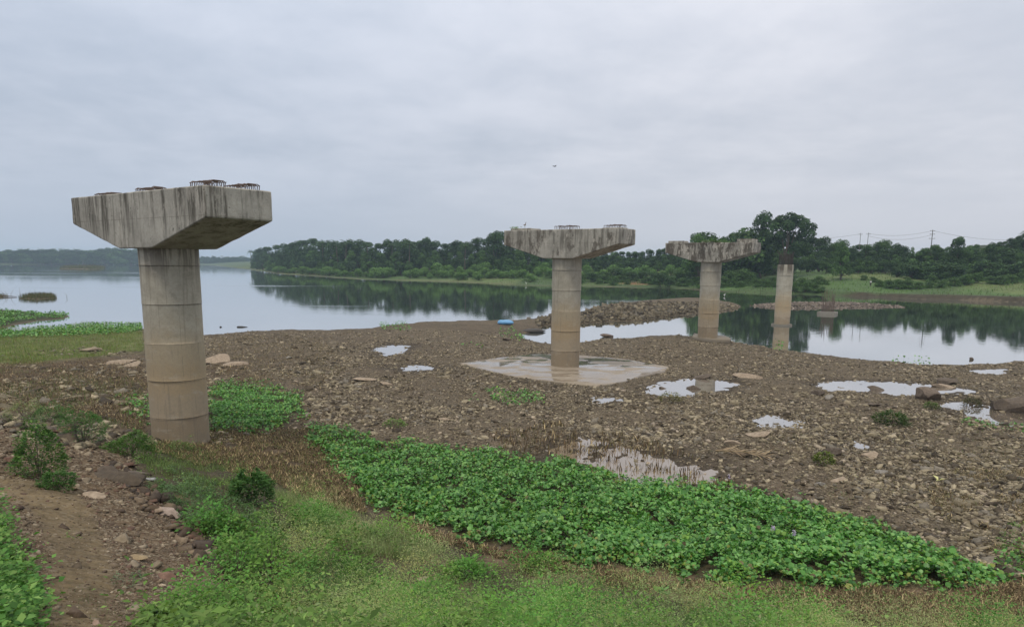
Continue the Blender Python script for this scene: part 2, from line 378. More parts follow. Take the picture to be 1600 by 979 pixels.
def concrete_mat(name, kind, seed=0.0, dirt=1.0, zc=8.4):
    """kind 'cap': streaked from the top; 'column': joints and flood stains by height; 'slab': wet"""
    m, t = new_mat(name); g = t.n('ShaderNodeTexCoord').outputs['Object']
    g = t.n('ShaderNodeVectorMath', {0: g, 1: (seed, seed * 1.7, 0)}, operation='ADD').outputs[0]
    sp = t.n('ShaderNodeSeparateXYZ', {0: g}); z = sp.outputs[2]
    n = t.noise(g, 1.3, 6, .65, .4); nf = t.noise(g, 11.0, 5, .65); nf2 = t.noise(g, 45.0, 3, .6)
    pin = t.n('ShaderNodeTexVoronoi', {'Vector': g, 'Scale': 16.0}).outputs['Distance']
    if kind == 'column':
        s1 = t.noise(t.vmul(g, (3.2, 3.2, .25)), 1.0, 5, .6, .3)
        c = t.mix(t.rng(n, .3, .7), (.33, .31, .25), (.43, .405, .335))
        zz = t.math('ADD', z, t.math('MULTIPLY', t.math('SUBTRACT', n, .5), 1.5))
        c = t.mix(t.rng(zz, 5.0, 3.6, 0, .8), c, (.38, .31, .205))
        c = t.mix(t.rng(zz, 3.6, 2.6, 0, .62), c, (.37, .27, .155))
        c = t.mix(t.rng(zz, 2.2, 1.7, 0, .75), c, (.36, .30, .22))
        c = t.mix(t.rng(zz, 1.3, .9, 0, .7), c, (.255, .195, .125))
        top = t.rng(t.math('SUBTRACT', z, t.math('MULTIPLY', s1, 3.2)), zc - 3.6, zc - 1.3)
        c = t.mix(t.math('MULTIPLY', t.math('MULTIPLY', top, t.rng(s1, .43, .53)), .9 * dirt, clamp=True), c, (.10, .085, .065))
        c = t.mix(t.math('MULTIPLY', t.rng(t.noise(t.vmul(g, (1.2, 1.2, .9)), 1.4, 6, .7, .3), .55, .68), .4), c, (.20, .18, .14))
        c = t.mix(t.math('MULTIPLY', t.rng(t.noise(t.vmul(g, (1.2, 1.2, 2.6)), 1.1, 6, .7, .3), .56, .66), .35), c, (.47, .43, .36))
        c = t.mix(t.math('MULTIPLY', t.rng(t.noise(t.vmul(g, (7, 7, .3)), 1.0, 3), .60, .66), .35), c, (.2, .17, .13))
        zb = t.math('FRACT', t.math('DIVIDE', t.math('ADD', z, .26), 1.38))
        jn = t.math('MULTIPLY', t.rng(t.math('ABSOLUTE', t.math('SUBTRACT', zb, .985)), .03, .0), t.rng(nf, .3, .6, .35, 1.0))
        c = t.mix(t.math('MULTIPLY', jn, .42), c, (.10, .085, .065))
        ang = t.math('ARCTAN2', sp.outputs[1], sp.outputs[0]); aj = t.math('FRACT', t.math('ADD', t.math('DIVIDE', ang, 1.05), t.math('MULTIPLY', t.math('FLOOR', t.math('DIVIDE', z, 2.64)), .37)))
        vj = t.math('MULTIPLY', t.rng(t.math('ABSOLUTE', t.math('SUBTRACT', aj, .5)), .013, .0), t.rng(n, .42, .5))
        c = t.mix(t.math('MULTIPLY', vj, .55), c, (.11, .095, .075))
    elif kind == 'cap':
        st_ = (1.0, .7, .85)[int(dirt)]; bl_, bh_ = ((.57, .66), (.53, .58), (.48, .52))[int(dirt)]; wh_ = (.4, .75, .9)[int(dirt)]
        s1 = t.noise(t.vmul(g, (2.4, 2.4, .16)), 1.0, 7, .75, .12); s2 = t.noise(t.vmul(g, (7, 7, .4)), 1.0, 4, .6)
        area = t.noise(t.vmul(g, (.55, .55, .5)), 1.0, 3, .5)
        c = t.mix(t.rng(n, .3, .7), (.29, .28, .245), (.43, .415, .365))
        top = t.rng(t.math('ADD', z, t.math('MULTIPLY', area, 2.0)), zc + .6, zc + 2.4, .0, 1.0)
        k = t.math('MULTIPLY', t.rng(s1, .46, .60), t.math('ADD', t.math('MULTIPLY', top, .85), .2))
        c = t.mix(t.math('MULTIPLY', k, .92 * st_), c, (.06, .055, .042))
        c = t.mix(t.math('MULTIPLY', t.math('MULTIPLY', t.rng(s2, .55, .66), t.rng(area, .45, .55)), .6 * st_), c, (.12, .11, .085))
        bl = t.noise(t.vmul(g, (1.3, 1.3, .5)), 1.15, 9, .76, .15)
        c = t.mix(t.math('MULTIPLY', t.rng(bl, bl_, bh_), (.7, .8, .88)[int(dirt)]), c, (.075, .063, .05))
        c = t.mix(t.math('MULTIPLY', t.rng(t.noise(t.vmul(g, (1, 1, .45)), 1.9, 7, .75, .2), .54, .60), wh_), c, (.50, .47, .41))
        c = t.mix(t.math('MULTIPLY', t.rng(t.noise(g, 6.0, 5, .7, .6), .62, .68), .8), c, (.05, .045, .035))
        c = t.mix(t.math('MULTIPLY', t.math('MULTIPLY', t.rng(t.math('ABSOLUTE', t.math('SUBTRACT', z, zc + 1.0)), .02, 0), t.rng(nf, .35, .55)), .6), c, (.12, .105, .08))
    else:
        c = t.mix(t.rng(n, .35, .65), (.24, .195, .145), (.31, .26, .20))
    c = t.mix(t.rng(nf, .3, .75, .0, .3), c, (.2, .18, .15), 'MIX')
    c = t.mix(t.rng(nf2, .35, .7, .35, 0), c, t.mix(1.0, c, (.7, .7, .7), 'MULTIPLY'))
    h = t.math('ADD', t.math('MULTIPLY', nf, .6), t.math('ADD', t.math('MULTIPLY', nf2, .3), t.rng(pin, .0, .18, -.4, 0)))
    ro = .8; bs = .35
    if kind == 'slab':
        wet = t.rng(t.noise(t.vmul(g, (.45, .8, 1)), 1.0, 3, .5, .4), .42, .54)
        c = t.mix(t.math('MULTIPLY', wet, .4), c, (.14, .115, .09)); ro = t.math('SUBTRACT', .62, t.math('MULTIPLY', wet, .56))
        nd = t.n('ShaderNodeBump', {'Height': h, 'Distance': .02}); t.t.links.new(t.math('SUBTRACT', .4, t.math('MULTIPLY', wet, .38)), nd.inputs['Strength'])
        nr = nd.outputs[0]
    else: nr = bump(t, h, bs, .03)
    out(t, t.n('ShaderNodeBsdfPrincipled', {'Base Color': c, 'Roughness': ro, 'Specular IOR Level': .4, 'Normal': nr})); return m
PEDESTAL = concrete_mat('pedestal_concrete', 'cap', 9.0, 1)

# ------------------------------------------------------------------ ground sheet, water
MATP = [(478, 668), (520, 672), (560, 684), (620, 690), (700, 697), (760, 702), (850, 712), (890, 715), (930, 730), (960, 745), (1030, 748), (1100, 755), (1150, 765),
        (1230, 780), (1260, 790), (1300, 808), (1360, 810), (1440, 850), (1500, 870), (1560, 892), (1590, 905), (1560, 915), (1450, 918), (1300, 918), (1200, 918), (1130, 912),
        (1050, 893), (950, 882), (870, 872), (800, 862), (750, 847), (700, 832), (640, 817), (600, 805), (560, 780), (530, 745), (505, 712), (482, 692)]
PATCH1 = [(326, 606), (365, 600), (420, 605), (470, 618), (478, 650), (440, 668), (380, 676), (330, 674)]
PATCH0 = [(180, 625), (205, 614), (245, 614), (240, 660), (200, 655)]
PATHP = [(60, 1100), (170, 1100), (180, 979), (178, 900), (160, 840), (145, 800), (125, 765), (60, 745), (-60, 735), (-60, 775), (30, 785), (60, 830), (75, 880), (70, 940)]
FG = [(215, 690), (330, 705), (420, 748), (500, 745), (560, 795), (640, 825), (760, 858), (870, 885), (1000, 903), (1200, 935), (1400, 962), (1500, 985), (1500, 1200),
      (170, 1200), (215, 985), (270, 945), (340, 922), (338, 880), (290, 815), (240, 770), (205, 730)]
LBANK = [(-80, 512), (110, 514), (225, 510), (225, 548), (150, 556), (60, 566), (-80, 572)]
def inpoly(px, py, P, jit=0.0, sc=.02, s=5):
    """soft membership in a picture-plane outline, edge wobbled by noise"""
    d = sdist(px, py, P)
    return d + (fbm(px * sc, py * sc, s, 4) - .5) * jit

px, py = project(GX, GY, GZ); nearm = (GY < 140) & (GY > .5)
soil = np.zeros(GX.shape + (4,), np.float32); soil[..., :3] = (.10, .080, .054); soil[..., 3] = .8
def paint(mask, c, st, k=1.0):
    m_ = (np.clip(mask, 0, 1) * k)[..., None]; soil[...] = soil * (1 - m_) + np.array((*c, st), np.float32) * m_
big = fbm(GX * .12, GY * .12, 31, 4)
paint(sm(big, .45, .62) * nearm, (.088, .068, .046), .6, .8)
def zone(P, c, st, jit=20, w_=8, sc=.02, k=1.0, s=5):
    sel = nearm & (px > -300) & (px < 1900) & (py > 440) & (py < 1300)
    d = np.full(GX.shape, -1e3); d[sel] = inpoly(px[sel], py[sel], P, jit, sc, s); paint(sm(d, -w_, w_), c, st, k)
zone([(-80, 560), (225, 550), (340, 560), (520, 640), (560, 690), (560, 790), (430, 765), (300, 730), (225, 690), (100, 650), (-80, 650)], (.095, .068, .040), .25, 30, 14)
zone(LBANK, (.13, .15, .05), .1, 14, 6)
zone([(840, 690), (900, 675), (1150, 740), (1300, 790), (1500, 860), (1450, 870), (1100, 765), (950, 755)], (.10, .075, .055), .25, 20, 12)
zone([(700, 840), (900, 860), (1200, 900), (1600, 900), (1650, 990), (1300, 975), (1000, 920), (800, 880)], (.12, .082, .05), .25, 20, 14)
zone([(1380, 740), (1620, 700), (1640, 880), (1500, 850)], (.105, .088, .05), .4, 30, 20, k=.7)
zone(FG, (.06, .052, .030), .2, 20, 10)
zone([(-60, 640), (60, 655), (190, 700), (240, 760), (330, 870), (345, 930), (300, 1200), (-60, 1200)], (.125, .088, .054), .9, 16, 8)
zone(PATHP, (.185, .142, .082), .4, 16, 12)
for P_, s_ in (([(480, 800), (560, 810), (640, 845), (700, 880), (620, 880), (520, 850)], 61), ([(640, 890), (720, 900), (740, 930), (660, 925)], 62), ([(740, 850), (1000, 905), (1250, 935), (1500, 940), (1600, 960), (1300, 955), (1000, 930), (760, 880)], 63), ([(250, 760), (340, 790), (420, 830), (380, 850), (300, 820)], 64)): zone(P_, (.16, .12, .075), .3, 40, 14, .03, 1.0, s_)
zone(MATP, (.07, .062, .034), .1, 30, 10); zone(PATCH1, (.07, .06, .035), .1, 20, 8)
for P, z in PUDW:
    e = sdist(GX, GY, P); paint(sm(e + (big - .5) * 2, -1.9, -.2) * nearm, (.055, .044, .032), .25, .9)
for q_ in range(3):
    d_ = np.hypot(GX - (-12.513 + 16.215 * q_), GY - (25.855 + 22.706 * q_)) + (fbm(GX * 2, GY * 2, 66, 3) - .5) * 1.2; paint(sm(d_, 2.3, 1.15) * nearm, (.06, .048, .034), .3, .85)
wet = sm(GZ, .45, .05) * nearm; paint(wet, (.07, .055, .04), .7, .7)
pe = sdist(GX, GY, SPIT); paint(sm(pe, 0, 1.5), (.05, .06, .03), .0)
# far bank
eb = sdist(GX, GY, BANK); fb = (GY >= 110) & (eb > -2)
lum = fbm(GX * .05, GY * .05, 41, 5); lum2 = fbm(GX * .02, GY * .02, 47, 4)
m_ = fb.astype(float)
paint(m_, (.09, .165, .05), .0); paint(m_ * sm(np.hypot(GX, GY), 300, 420), (.085, .125, .05), .0)
paint(m_ * sm(lum, .42, .6), (.065, .11, .038), .0, .85); paint(m_ * sm(lum2, .5, .6), (.16, .20, .075), .0, .7)
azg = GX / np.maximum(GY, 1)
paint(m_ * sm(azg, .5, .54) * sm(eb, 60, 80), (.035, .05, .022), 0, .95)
mud = m_ * sm(eb + (lum - .5) * 16, 4.2 , 1.2); paint(mud * sm(azg, .12, .3), (.06, .042, .032), .0, .9); paint(mud * (1 - sm(azg, .12, .3)), (.11, .11, .055), .0, .6)
for (a_, b_, r_) in ((500, 428, 1), (1000, 443, 1), (1437, 405, .6), (1455, 432, .6)):
    hx, hy, hz = hit(a_, b_, 100); dd = np.hypot((GX - hx) / (9 if r_ == 1 else 5), (GY - hy) / 9) + (lum - .5) * 2
    paint(sm(dd, 1.2, .5) * fb, (.27, .15, .085) if r_ == 1 else (.22, .075, .05), 0, .8)
paint((GY > 500) & (sdist(GX, GY, FARL) > -1), (.09, .13, .05), 0)
paint(sm(GZ, 0, -.3), (.06, .055, .04), .2)
idx = np.arange(NU * NV).reshape(NV, NU)
F = np.stack([idx[:-1, :-1], idx[:-1, 1:], idx[1:, 1:], idx[1:, :-1]], -1).reshape(-1, 4)
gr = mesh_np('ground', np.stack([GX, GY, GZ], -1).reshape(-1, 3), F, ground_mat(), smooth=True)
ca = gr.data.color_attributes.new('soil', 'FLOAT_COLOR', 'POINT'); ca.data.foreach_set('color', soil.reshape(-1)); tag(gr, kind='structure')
wv = np.array([(-4650, -14, 0), (4650, -14, 0), (4650, 3470, 0), (-4650, 3470, 0)], float)
tag(mesh_np('river_water', wv, np.array([[0, 1, 2, 3]]), water_mat('river')), kind='structure')
PW = water_mat('puddle_water', (.15, .125, .10), True)
PW2 = water_mat('muddy_water', (.20, .155, .11), True, 3.6)
for k, (P, z) in enumerate(PUDW):
    P = np.array(P); c = P.mean(0); d = P - c; P2 = c + d * (1 + .55 / np.maximum(np.linalg.norm(d, axis=1), .3))[:, None]
    zz = z - .005
    tag(mesh_np('puddle', np.column_stack([P2, np.full(len(P2), zz)]), np.array([list(range(len(P2)))]), PW2 if k == 2 else PW), kind='structure')

# ------------------------------------------------------------------ bridge piers
import bmesh
P0 = np.array([-12.513, 25.855]); STEP = np.array([16.215, 22.706]); TH = math.radians(-34.936)
AX = np.array([math.cos(TH), math.sin(TH)]); BX = np.array([-math.sin(TH), math.cos(TH)])
CL, CW, CE, CF, CT = 8.92, 2.45, .975, 2.27, 1.907
def column_mesh(name, h, mat, parent, seed, r=1.0, crumble=0.0):
    rg = np.random.default_rng(seed); zs = [-.5]; z = 0.0
    joints = [1.1 + 1.38 * k for k in range(8)]
    zs = np.unique(np.concatenate([[-.5, 0, h]] + [[j - .05, j - .02, j + .0, j + .02, j + .05] for j in joints if j < h - .1] + [np.arange(.3, h, .35)]))
    n = 56; th = np.arange(n) / n * 2 * np.pi; V = []
    for z in zs:
        seg = sum(z > j for j in joints); jr = min(abs(z - j) for j in joints)
        rr = r + rg.normal(0, .001, n) + (.014 * ((seg * 7) % 3 - 1)) + (.007 if .03 > jr > .01 else 0) - (.012 if jr < .008 else 0)
        rr = rr + .008 * np.sin(th * 2 + seg * 2.1)
        V.append(np.stack([rr * np.cos(th), rr * np.sin(th), np.full(n, z) + (rg.uniform(-crumble, crumble * .2, n) if z == zs[-1] else 0)], -1))
    V = np.concatenate(V); m = len(zs)
    i = np.arange(m - 1)[:, None] * n; j = np.arange(n)[None]; j2 = (j + 1) % n
    F = np.stack([i + j, i + j2, i + n + j2, i + n + j], -1).reshape(-1, 4)
    return mesh_np(name, V, [F, np.array([list(range((m - 1) * n, m * n))])], mat, parent, smooth=False)
def smooth_by_angle(o, deg=35):
    me = o.data; me.polygons.foreach_set('use_smooth', np.ones(len(me.polygons), bool))
    try: me.set_sharp_from_angle(angle=math.radians(deg))
    except Exception: pass
def cap_mesh(name, zc, mat, parent, seed):
    bm = bmesh.new(); pr = [(-CL / 2, zc + CT), (CL / 2, zc + CT), (CL / 2, zc + CT - CE), (CF / 2, zc), (-CF / 2, zc), (-CL / 2, zc + CT - CE)]
    P = lambda s, t, z: (AX[0] * s + BX[0] * t, AX[1] * s + BX[1] * t, z)
    a = [bm.verts.new(P(s, -CW / 2, z)) for s, z in pr]; b = [bm.verts.new(P(s, CW / 2, z)) for s, z in pr]
    bm.faces.new(a); bm.faces.new(b[::-1])
    for k in range(6): bm.faces.new((a[k], b[k], b[(k + 1) % 6], a[(k + 1) % 6]))
    bmesh.ops.recalc_face_normals(bm, faces=bm.faces)
    bmesh.ops.bevel(bm, geom=list(bm.edges), offset=.035, segments=1, affect='EDGES')
    bmesh.ops.triangulate(bm, faces=[f for f in bm.faces if len(f.verts) > 4])
    for k in range(4): bmesh.ops.subdivide_edges(bm, edges=[e for e in bm.edges if e.calc_length() > .28], cuts=1)
    bmesh.ops.triangulate(bm, faces=bm.faces)
    rg = np.random.default_rng(seed)
    v0 = np.array([v.co[:] for v in bm.verts]); k = (fbm(v0[:, 0] * 2.2 + v0[:, 2] * 1.3, v0[:, 1] * 2.2 + v0[:, 2] * 2.1, seed, 4) - .5)
    bm.normal_update()
    for v, q in zip(bm.verts, k): v.co += v.normal * float(q) * .035
    me = bpy.data.meshes.new(name); bm.to_mesh(me); bm.free(); me.materials.append(mat)
    o = bpy.data.objects.new(name, me); C.objects.link(o); o.parent = parent; smooth_by_angle(o, 28); return o
def cage(parent, s, t, z, L=1.15, Wd=.5, H=.2, n=12, name='rebar_cage'):
    A = Acc(); rg = np.random.default_rng(int(abs(s * 31 + t * 7) * 10) + 3)
    P = lambda a, b, c: np.array([AX[0] * a + BX[0] * b, AX[1] * a + BX[1] * b, c])
    for k in range(n):
        a = s + (k / (n - 1) - .5) * L; j = rg.normal(0, .02, 4); hh = H * (1 + rg.normal(0, .06))
        A.tube([P(a + j[0], t - Wd / 2, z - .05), P(a + j[1] * .6, t - Wd / 2, z + hh * .8), P(a + j[1], t - Wd / 2 + .07, z + hh), P(a + j[2], t + Wd / 2 - .07, z + hh), P(a + j[2], t + Wd / 2, z + hh * .8), P(a + j[3], t + Wd / 2, z - .05)], .016, 5)
    for b in (-Wd / 2, Wd / 2):
        for c in ((.85,)):
            A.tube([P(s - L / 2 - .05, t + b, z + H * c), P(s, t + b, z + H * c + .015), P(s + L / 2 + .05, t + b, z + H * c - .01)], .014, 5)
    return A.build(name, RUST, parent, smooth=True)
def block(name, poly, z0, z1, mat, parent, jit=.02, seg=.35, seed=1):
    """prism over a plan outline with worn edges"""
    rg = np.random.default_rng(seed); P = []
    for k in range(len(poly)):
        a, b = np.array(poly[k]), np.array(poly[(k + 1) % len(poly)]); m = max(1, int(np.linalg.norm(b - a) / seg))
        for q in range(m): P.append(a + (b - a) * q / m + rg.normal(0, jit, 2))
    P = np.array(P); n = len(P); c = P.mean(0)
    top = np.column_stack([c + (P - c) * .985, z1 + rg.normal(0, jit * .15, n)]); mid = np.column_stack([P, np.full(n, z1 - .03) + rg.normal(0, jit * .2, n)]); bot = np.column_stack([P, np.full(n, z0)])
    V = np.concatenate([bot, mid, top]); F = [(i + j * n, (i + 1) % n + j * n, (i + 1) % n + (j + 1) * n, i + (j + 1) * n) for j in range(2) for i in range(n)]
    return mesh_np(name, V, [np.array(F), np.array([list(range(2 * n, 3 * n))])], mat, parent)
def stb(s, t): return (AX[0] * s + BX[0] * t, AX[1] * s + BX[1] * t)
def ped(parent, s, t, z, L, Wd, h, seed):
    return block('pedestal', [stb(s - L / 2, t - Wd / 2), stb(s + L / 2, t - Wd / 2), stb(s + L / 2, t + Wd / 2), stb(s - L / 2, t + Wd / 2)], z - .02, z + h, PEDESTAL, parent, .025, .3, seed)

PLAB = ['nearest bridge pier, tallest in view, hammerhead cap with four rusty rebar cages',
        'second bridge pier, standing on a wide wet concrete slab amid gravel',
        'third bridge pier, heavily black-stained cap, at the water edge',
        'round bridge pier without a cap, dark rebar sticking up, standing in the water',
        'low square pier footing in the river with thin rusty bars rising from it']
BASE = [1.18, .90, .62, 0.0, 0.0]; COLTOP = [8.40, 8.31, 8.21, 8.05]
for k in range(4):
    c = P0 + STEP * k; b = BASE[k]; h = COLTOP[k] - b
    r = thing('bridge_pier', PLAB[k], 'bridge pier', (c[0], c[1], b), 0, 'unfinished bridge piers in a row')
    cm = concrete_mat('column_concrete', 'column', 3.1 * k, (1, .35, .3, 2.0)[k], h)
    smooth_by_angle(column_mesh('column', h, cm, r, 5 + k, crumble=.0), 30)
    if k < 3:
        km = concrete_mat('cap_concrete', 'cap', 5.3 * k + 1, k, h)
        cap_mesh('cap', h + .002, km, r, 12 + k); zt = h + CT
    if k == 0:
        for s, t in ((-3.5, -.25), (-.05, -.45), (3.7, -.62), (3.7, .62)): cage(r, s, t, zt)
    if k == 1:
        ped(r, -3.4, -.1, zt, 1.7, 1.3, .16, 3); cage(r, .15, -.35, zt, 1.5, .7, .26, 13); cage(r, 3.75, -.35, zt, 1.2, .7, .24, 11); ped(r, 3.75, -.3, zt, 1.3, 1.0, .06, 8)
        q = [at(*p_, .93) for p_ in ((716, 568), (778, 559), (838, 552.5), (905, 555), (975, 561), (1046, 573), (1040, 579), (1002, 587), (975, 597), (930, 603), (870, 596.5), (800, 588), (755, 577))]
        o = block('footing', [(x - c[0], y - c[1]) for x, y in q], -.45, .06, concrete_mat('wet_concrete', 'slab', 2), r, .06, .5, 6)
    if k == 2:
        for s, m in ((-3.5, .22), (0, .2), (3.5, .32)): ped(r, s, -.1, zt, 1.6, 1.4, m, int(9 + s))
        q = FOOT_PL
        block('footing', [(x - c[0], y - c[1]) for x, y in q], -.3, .04, simple('footing_brown', (.17, .145, .11), .8), r, .08, .6, 4)
    if k == 3:
        n = 20; th = np.arange(n) / n * 2 * np.pi
        block('footing', [(1.32 * math.cos(a), 1.32 * math.sin(a)) for a in th], -.6, .2, simple('footing_dark', (.13, .12, .10), .8), r, .03, 9, 4)
        A = Acc(); zt = h
        for q in range(46):
            a = q / 46 * 2 * math.pi; x, y = .86 * math.cos(a), .86 * math.sin(a); hh = random.uniform(1.15, 1.7); j = random.gauss(0, .05)
            A.tube([(x, y, zt - .1), (x + j * .3, y, zt + hh * .6), (x + j, y + j, zt + hh)], .024, 5)
        for z in np.arange(.12, 1.4, .13):
            A.tube([(.88 * math.cos(a), .88 * math.sin(a), zt + z) for a in np.linspace(0, 2 * math.pi, 22)], .016, 4, cap=False)
        A.build('rebar_cage', RUSTD, r)
c = P0 + STEP * 4
r = thing('pier_footing', PLAB[4], 'pier footing', (c[0], c[1], 0), 0, 'unfinished bridge piers in a row')
block('slab', [stb(-1.35, -1.35), stb(1.35, -1.35), stb(1.35, 1.35), stb(-1.35, 1.35)], -.6, .42, simple('old_slab', (.15, .14, .12), .8), r, .04, .5, 4)
A = Acc()
for q in range(34):
    a = q / 34 * 2 * math.pi; R_ = .95 if q % 2 else .80; x, y = R_ * math.cos(a), R_ * math.sin(a); hh = random.uniform(1.8, 4.0) if q % 3 else random.uniform(3, 4.3); j = random.gauss(0, .12)
    A.tube([(x, y, .3), (x + j * .3, y, hh * .6), (x + j, y + j * .6, hh)], .024, 4)
for z in np.arange(.55, 1.6, .22): A.tube([(.95 * math.cos(a), .95 * math.sin(a), z) for a in np.linspace(0, 2 * math.pi, 18)], .022, 4, cap=False)
A.build('rebar_cage', RUST, r)

# ------------------------------------------------------------------ stones
def stone_templates(n=7):
    T = []
    for k in range(n):
        rg = np.random.default_rng(k + 50)
        c = np.array([(x, y, z) for z in (-.5, .5) for y in (-.5, .5) for x in (-.5, .5)]) * np.array([1, .72, .34])
        c = c * rg.uniform(.6, 1.15, (8, 3)) + rg.normal(0, .04, (8, 3)); c[4:, :2] *= rg.uniform(.6, .95)
        F = np.array([(0, 2, 3, 1), (4, 5, 7, 6), (0, 1, 5, 4), (1, 3, 7, 5), (3, 2, 6, 7), (2, 0, 4, 6)]); T.append((c, F))
    return T
ST = stone_templates()
def pal(n, P, var=.12):
    P = np.array(P); return P[rng.integers(0, len(P), n)] * rng.uniform(1 - var, 1 + var, (n, 1))
def scatter(n, ymin, ymax, umin, umax, power=1.0):
    y = np.exp(rng.uniform(math.log(ymin), math.log(ymax), n)); x = rng.uniform(umin, umax, n) * (y + 2); z = ground(x, y); a, b = project(x, y, z)
    return x, y, z, a, b
def wet_at(x, y):
    m_ = np.zeros(x.shape, bool)
    for P, z in PUDW: m_ |= sdist(x, y, P) > .12
    return m_
SLABP = [at(*p_, .95) for p_ in ((716, 568), (838, 552), (905, 555), (1046, 573), (1040, 579), (930, 603), (800, 588))]
A = Acc()
def stones(n, ymin, ymax, umin, umax, keep, size, cols, sink=.15, flat=1.0):
    x, y, z, a, b = scatter(n, ymin, ymax, umin, umax); k = keep(x, y, z, a, b) & (sdist(x, y, SLABP) < .1)
    x, y, z = x[k], y[k], z[k]; s = size(x, y, len(x)); c = pal(len(x), cols, .25)
    for q, (tv, tf) in enumerate(ST):
        m_ = np.arange(len(x)) % len(ST) == q; nn = m_.sum()
        if nn: A.stamp(tv, tf, np.column_stack([x[m_], y[m_], z[m_] + s[m_] * sink * .35]), rots(nn, tilt=rng.normal(0, .3, nn), roll=rng.normal(0, .3, nn)), s[m_][:, None] * np.column_stack([np.ones(nn), rng.uniform(.7, 1.2, nn), rng.uniform(.6, 1.5, nn) * flat]), c[m_])
BR = [(0.208, 0.177, 0.118), (0.113, 0.092, 0.062), (0.283, 0.242, 0.166), (0.404, 0.35, 0.246), (0.251, 0.213, 0.147), (0.063, 0.05, 0.035), (0.218, 0.196, 0.159), (0.084, 0.067, 0.045)]
NOVEG = lambda a, b: (inpoly(a, b, MATP, 10) < 0) & (inpoly(a, b, PATCH1, 10) < 0)
NOST = [(340, 690), (480, 670), (505, 712), (560, 780), (640, 812), (760, 843), (950, 873), (1200, 908), (1590, 902), (1750, 900), (1750, 1200), (300, 1200), (225, 700)]
dens = lambda x, y: fbm(x * .22, y * .22, 61, 4)
rightish = lambda x, y, z, a, b: (z > .03) & NOVEG(a, b) & (inpoly(a, b, FG, 20) < 0) & (inpoly(a, b, LBANK, 10) < 0) & ((a > 330) | (b < 620)) & (rng.uniform(0, 1, len(x)) < np.clip((dens(x, y) - .36) * 7, .25, 1)) & ((inpoly(a, b, NOST, 14) < 0) | (rng.uniform(0, 1, len(x)) < .03)) & ~(wet_at(x, y) & (rng.uniform(0, 1, len(x)) > .06))
ln = lambda med, sg, mx: (lambda x, y, n: np.minimum(np.exp(rng.normal(math.log(med), sg, n)), mx))
stones(230000, 14, 78, -.5, .86, rightish, ln(.078, .58, .42), BR, .15, .9)
stones(8000, 16, 78, -.4, .86, rightish, ln(.11, .4, .4), [(.44, .37, .28), (.30, .25, .2), (.40, .34, .27)])
stones(380, 14, 75, -.4, .84, rightish, ln(.36, .3, .8), BR, .1, .8)
barpx = lambda x, y, z, a, b: (z > .08) & (a > 840) & (b < 514) & (y < 140)
stones(36000, 78, 135, -.02, .46, barpx, ln(.34, .4, 1.1), [tuple(v * .62 for v in c) for c in BR], .35, 1.6)
bar2 = lambda x, y, z, a, b: (sdist(x, y, BAR2) > -.6)
stones(26000, 115, 175, .28, .66, bar2, ln(.36, .35, 1.0), [(.15, .125, .105), (.11, .09, .08), (.2, .17, .14), (.26, .22, .19)], .2, 1.3)
bankst = lambda x, y, z, a, b: (inpoly(a, b, [(-60, 640), (60, 655), (190, 700), (240, 760), (330, 870), (350, 940), (300, 1200), (-60, 1200)], 10) > 0) & ((inpoly(a, b, PATHP, 16) < 6) | (rng.uniform(0, 1, len(x)) < .25))
TN = [(0.202, 0.155, 0.105), (0.16, 0.118, 0.077), (0.277, 0.227, 0.16), (0.101, 0.071, 0.05), (0.151, 0.092, 0.067), (0.336, 0.281, 0.21), (0.126, 0.097, 0.067)]
stones(60000, 4, 26, -.95, -.25, bankst, lambda x, y, n: np.minimum(np.exp(rng.normal(math.log(.032), .5, n)), .15) * np.clip(y / 12, .5, 1.3), TN)
stones(500, 6, 24, -.95, -.28, bankst, ln(.16, .3, .32), TN, .1, .8)
crest = lambda x, y, z, a, b: (inpoly(a, b, [(150, 715), (205, 725), (260, 775), (310, 815), (345, 870), (355, 925), (320, 930), (300, 880), (250, 820), (190, 770)], 14, .03) > 0)
stones(9000, 6, 24, -.95, -.25, crest, ln(.13, .5, .42), [(.085, .062, .045), (.13, .095, .065), (.06, .045, .035), (.19, .145, .1), (.15, .09, .065)], .3, 1.2)
lowb = lambda x, y, z, a, b: (z > .05) & (inpoly(a, b, NOST, 14) < 0) & (a < 560) & (b > 515) & (b < 700) & (dens(x, y) > .5) & NOVEG(a, b)
stones(9000, 18, 60, -.8, -.15, lowb, ln(.2, .5, .8), BR, .1, .8)
tag(A.build('gravel', STONE), kind='stuff')

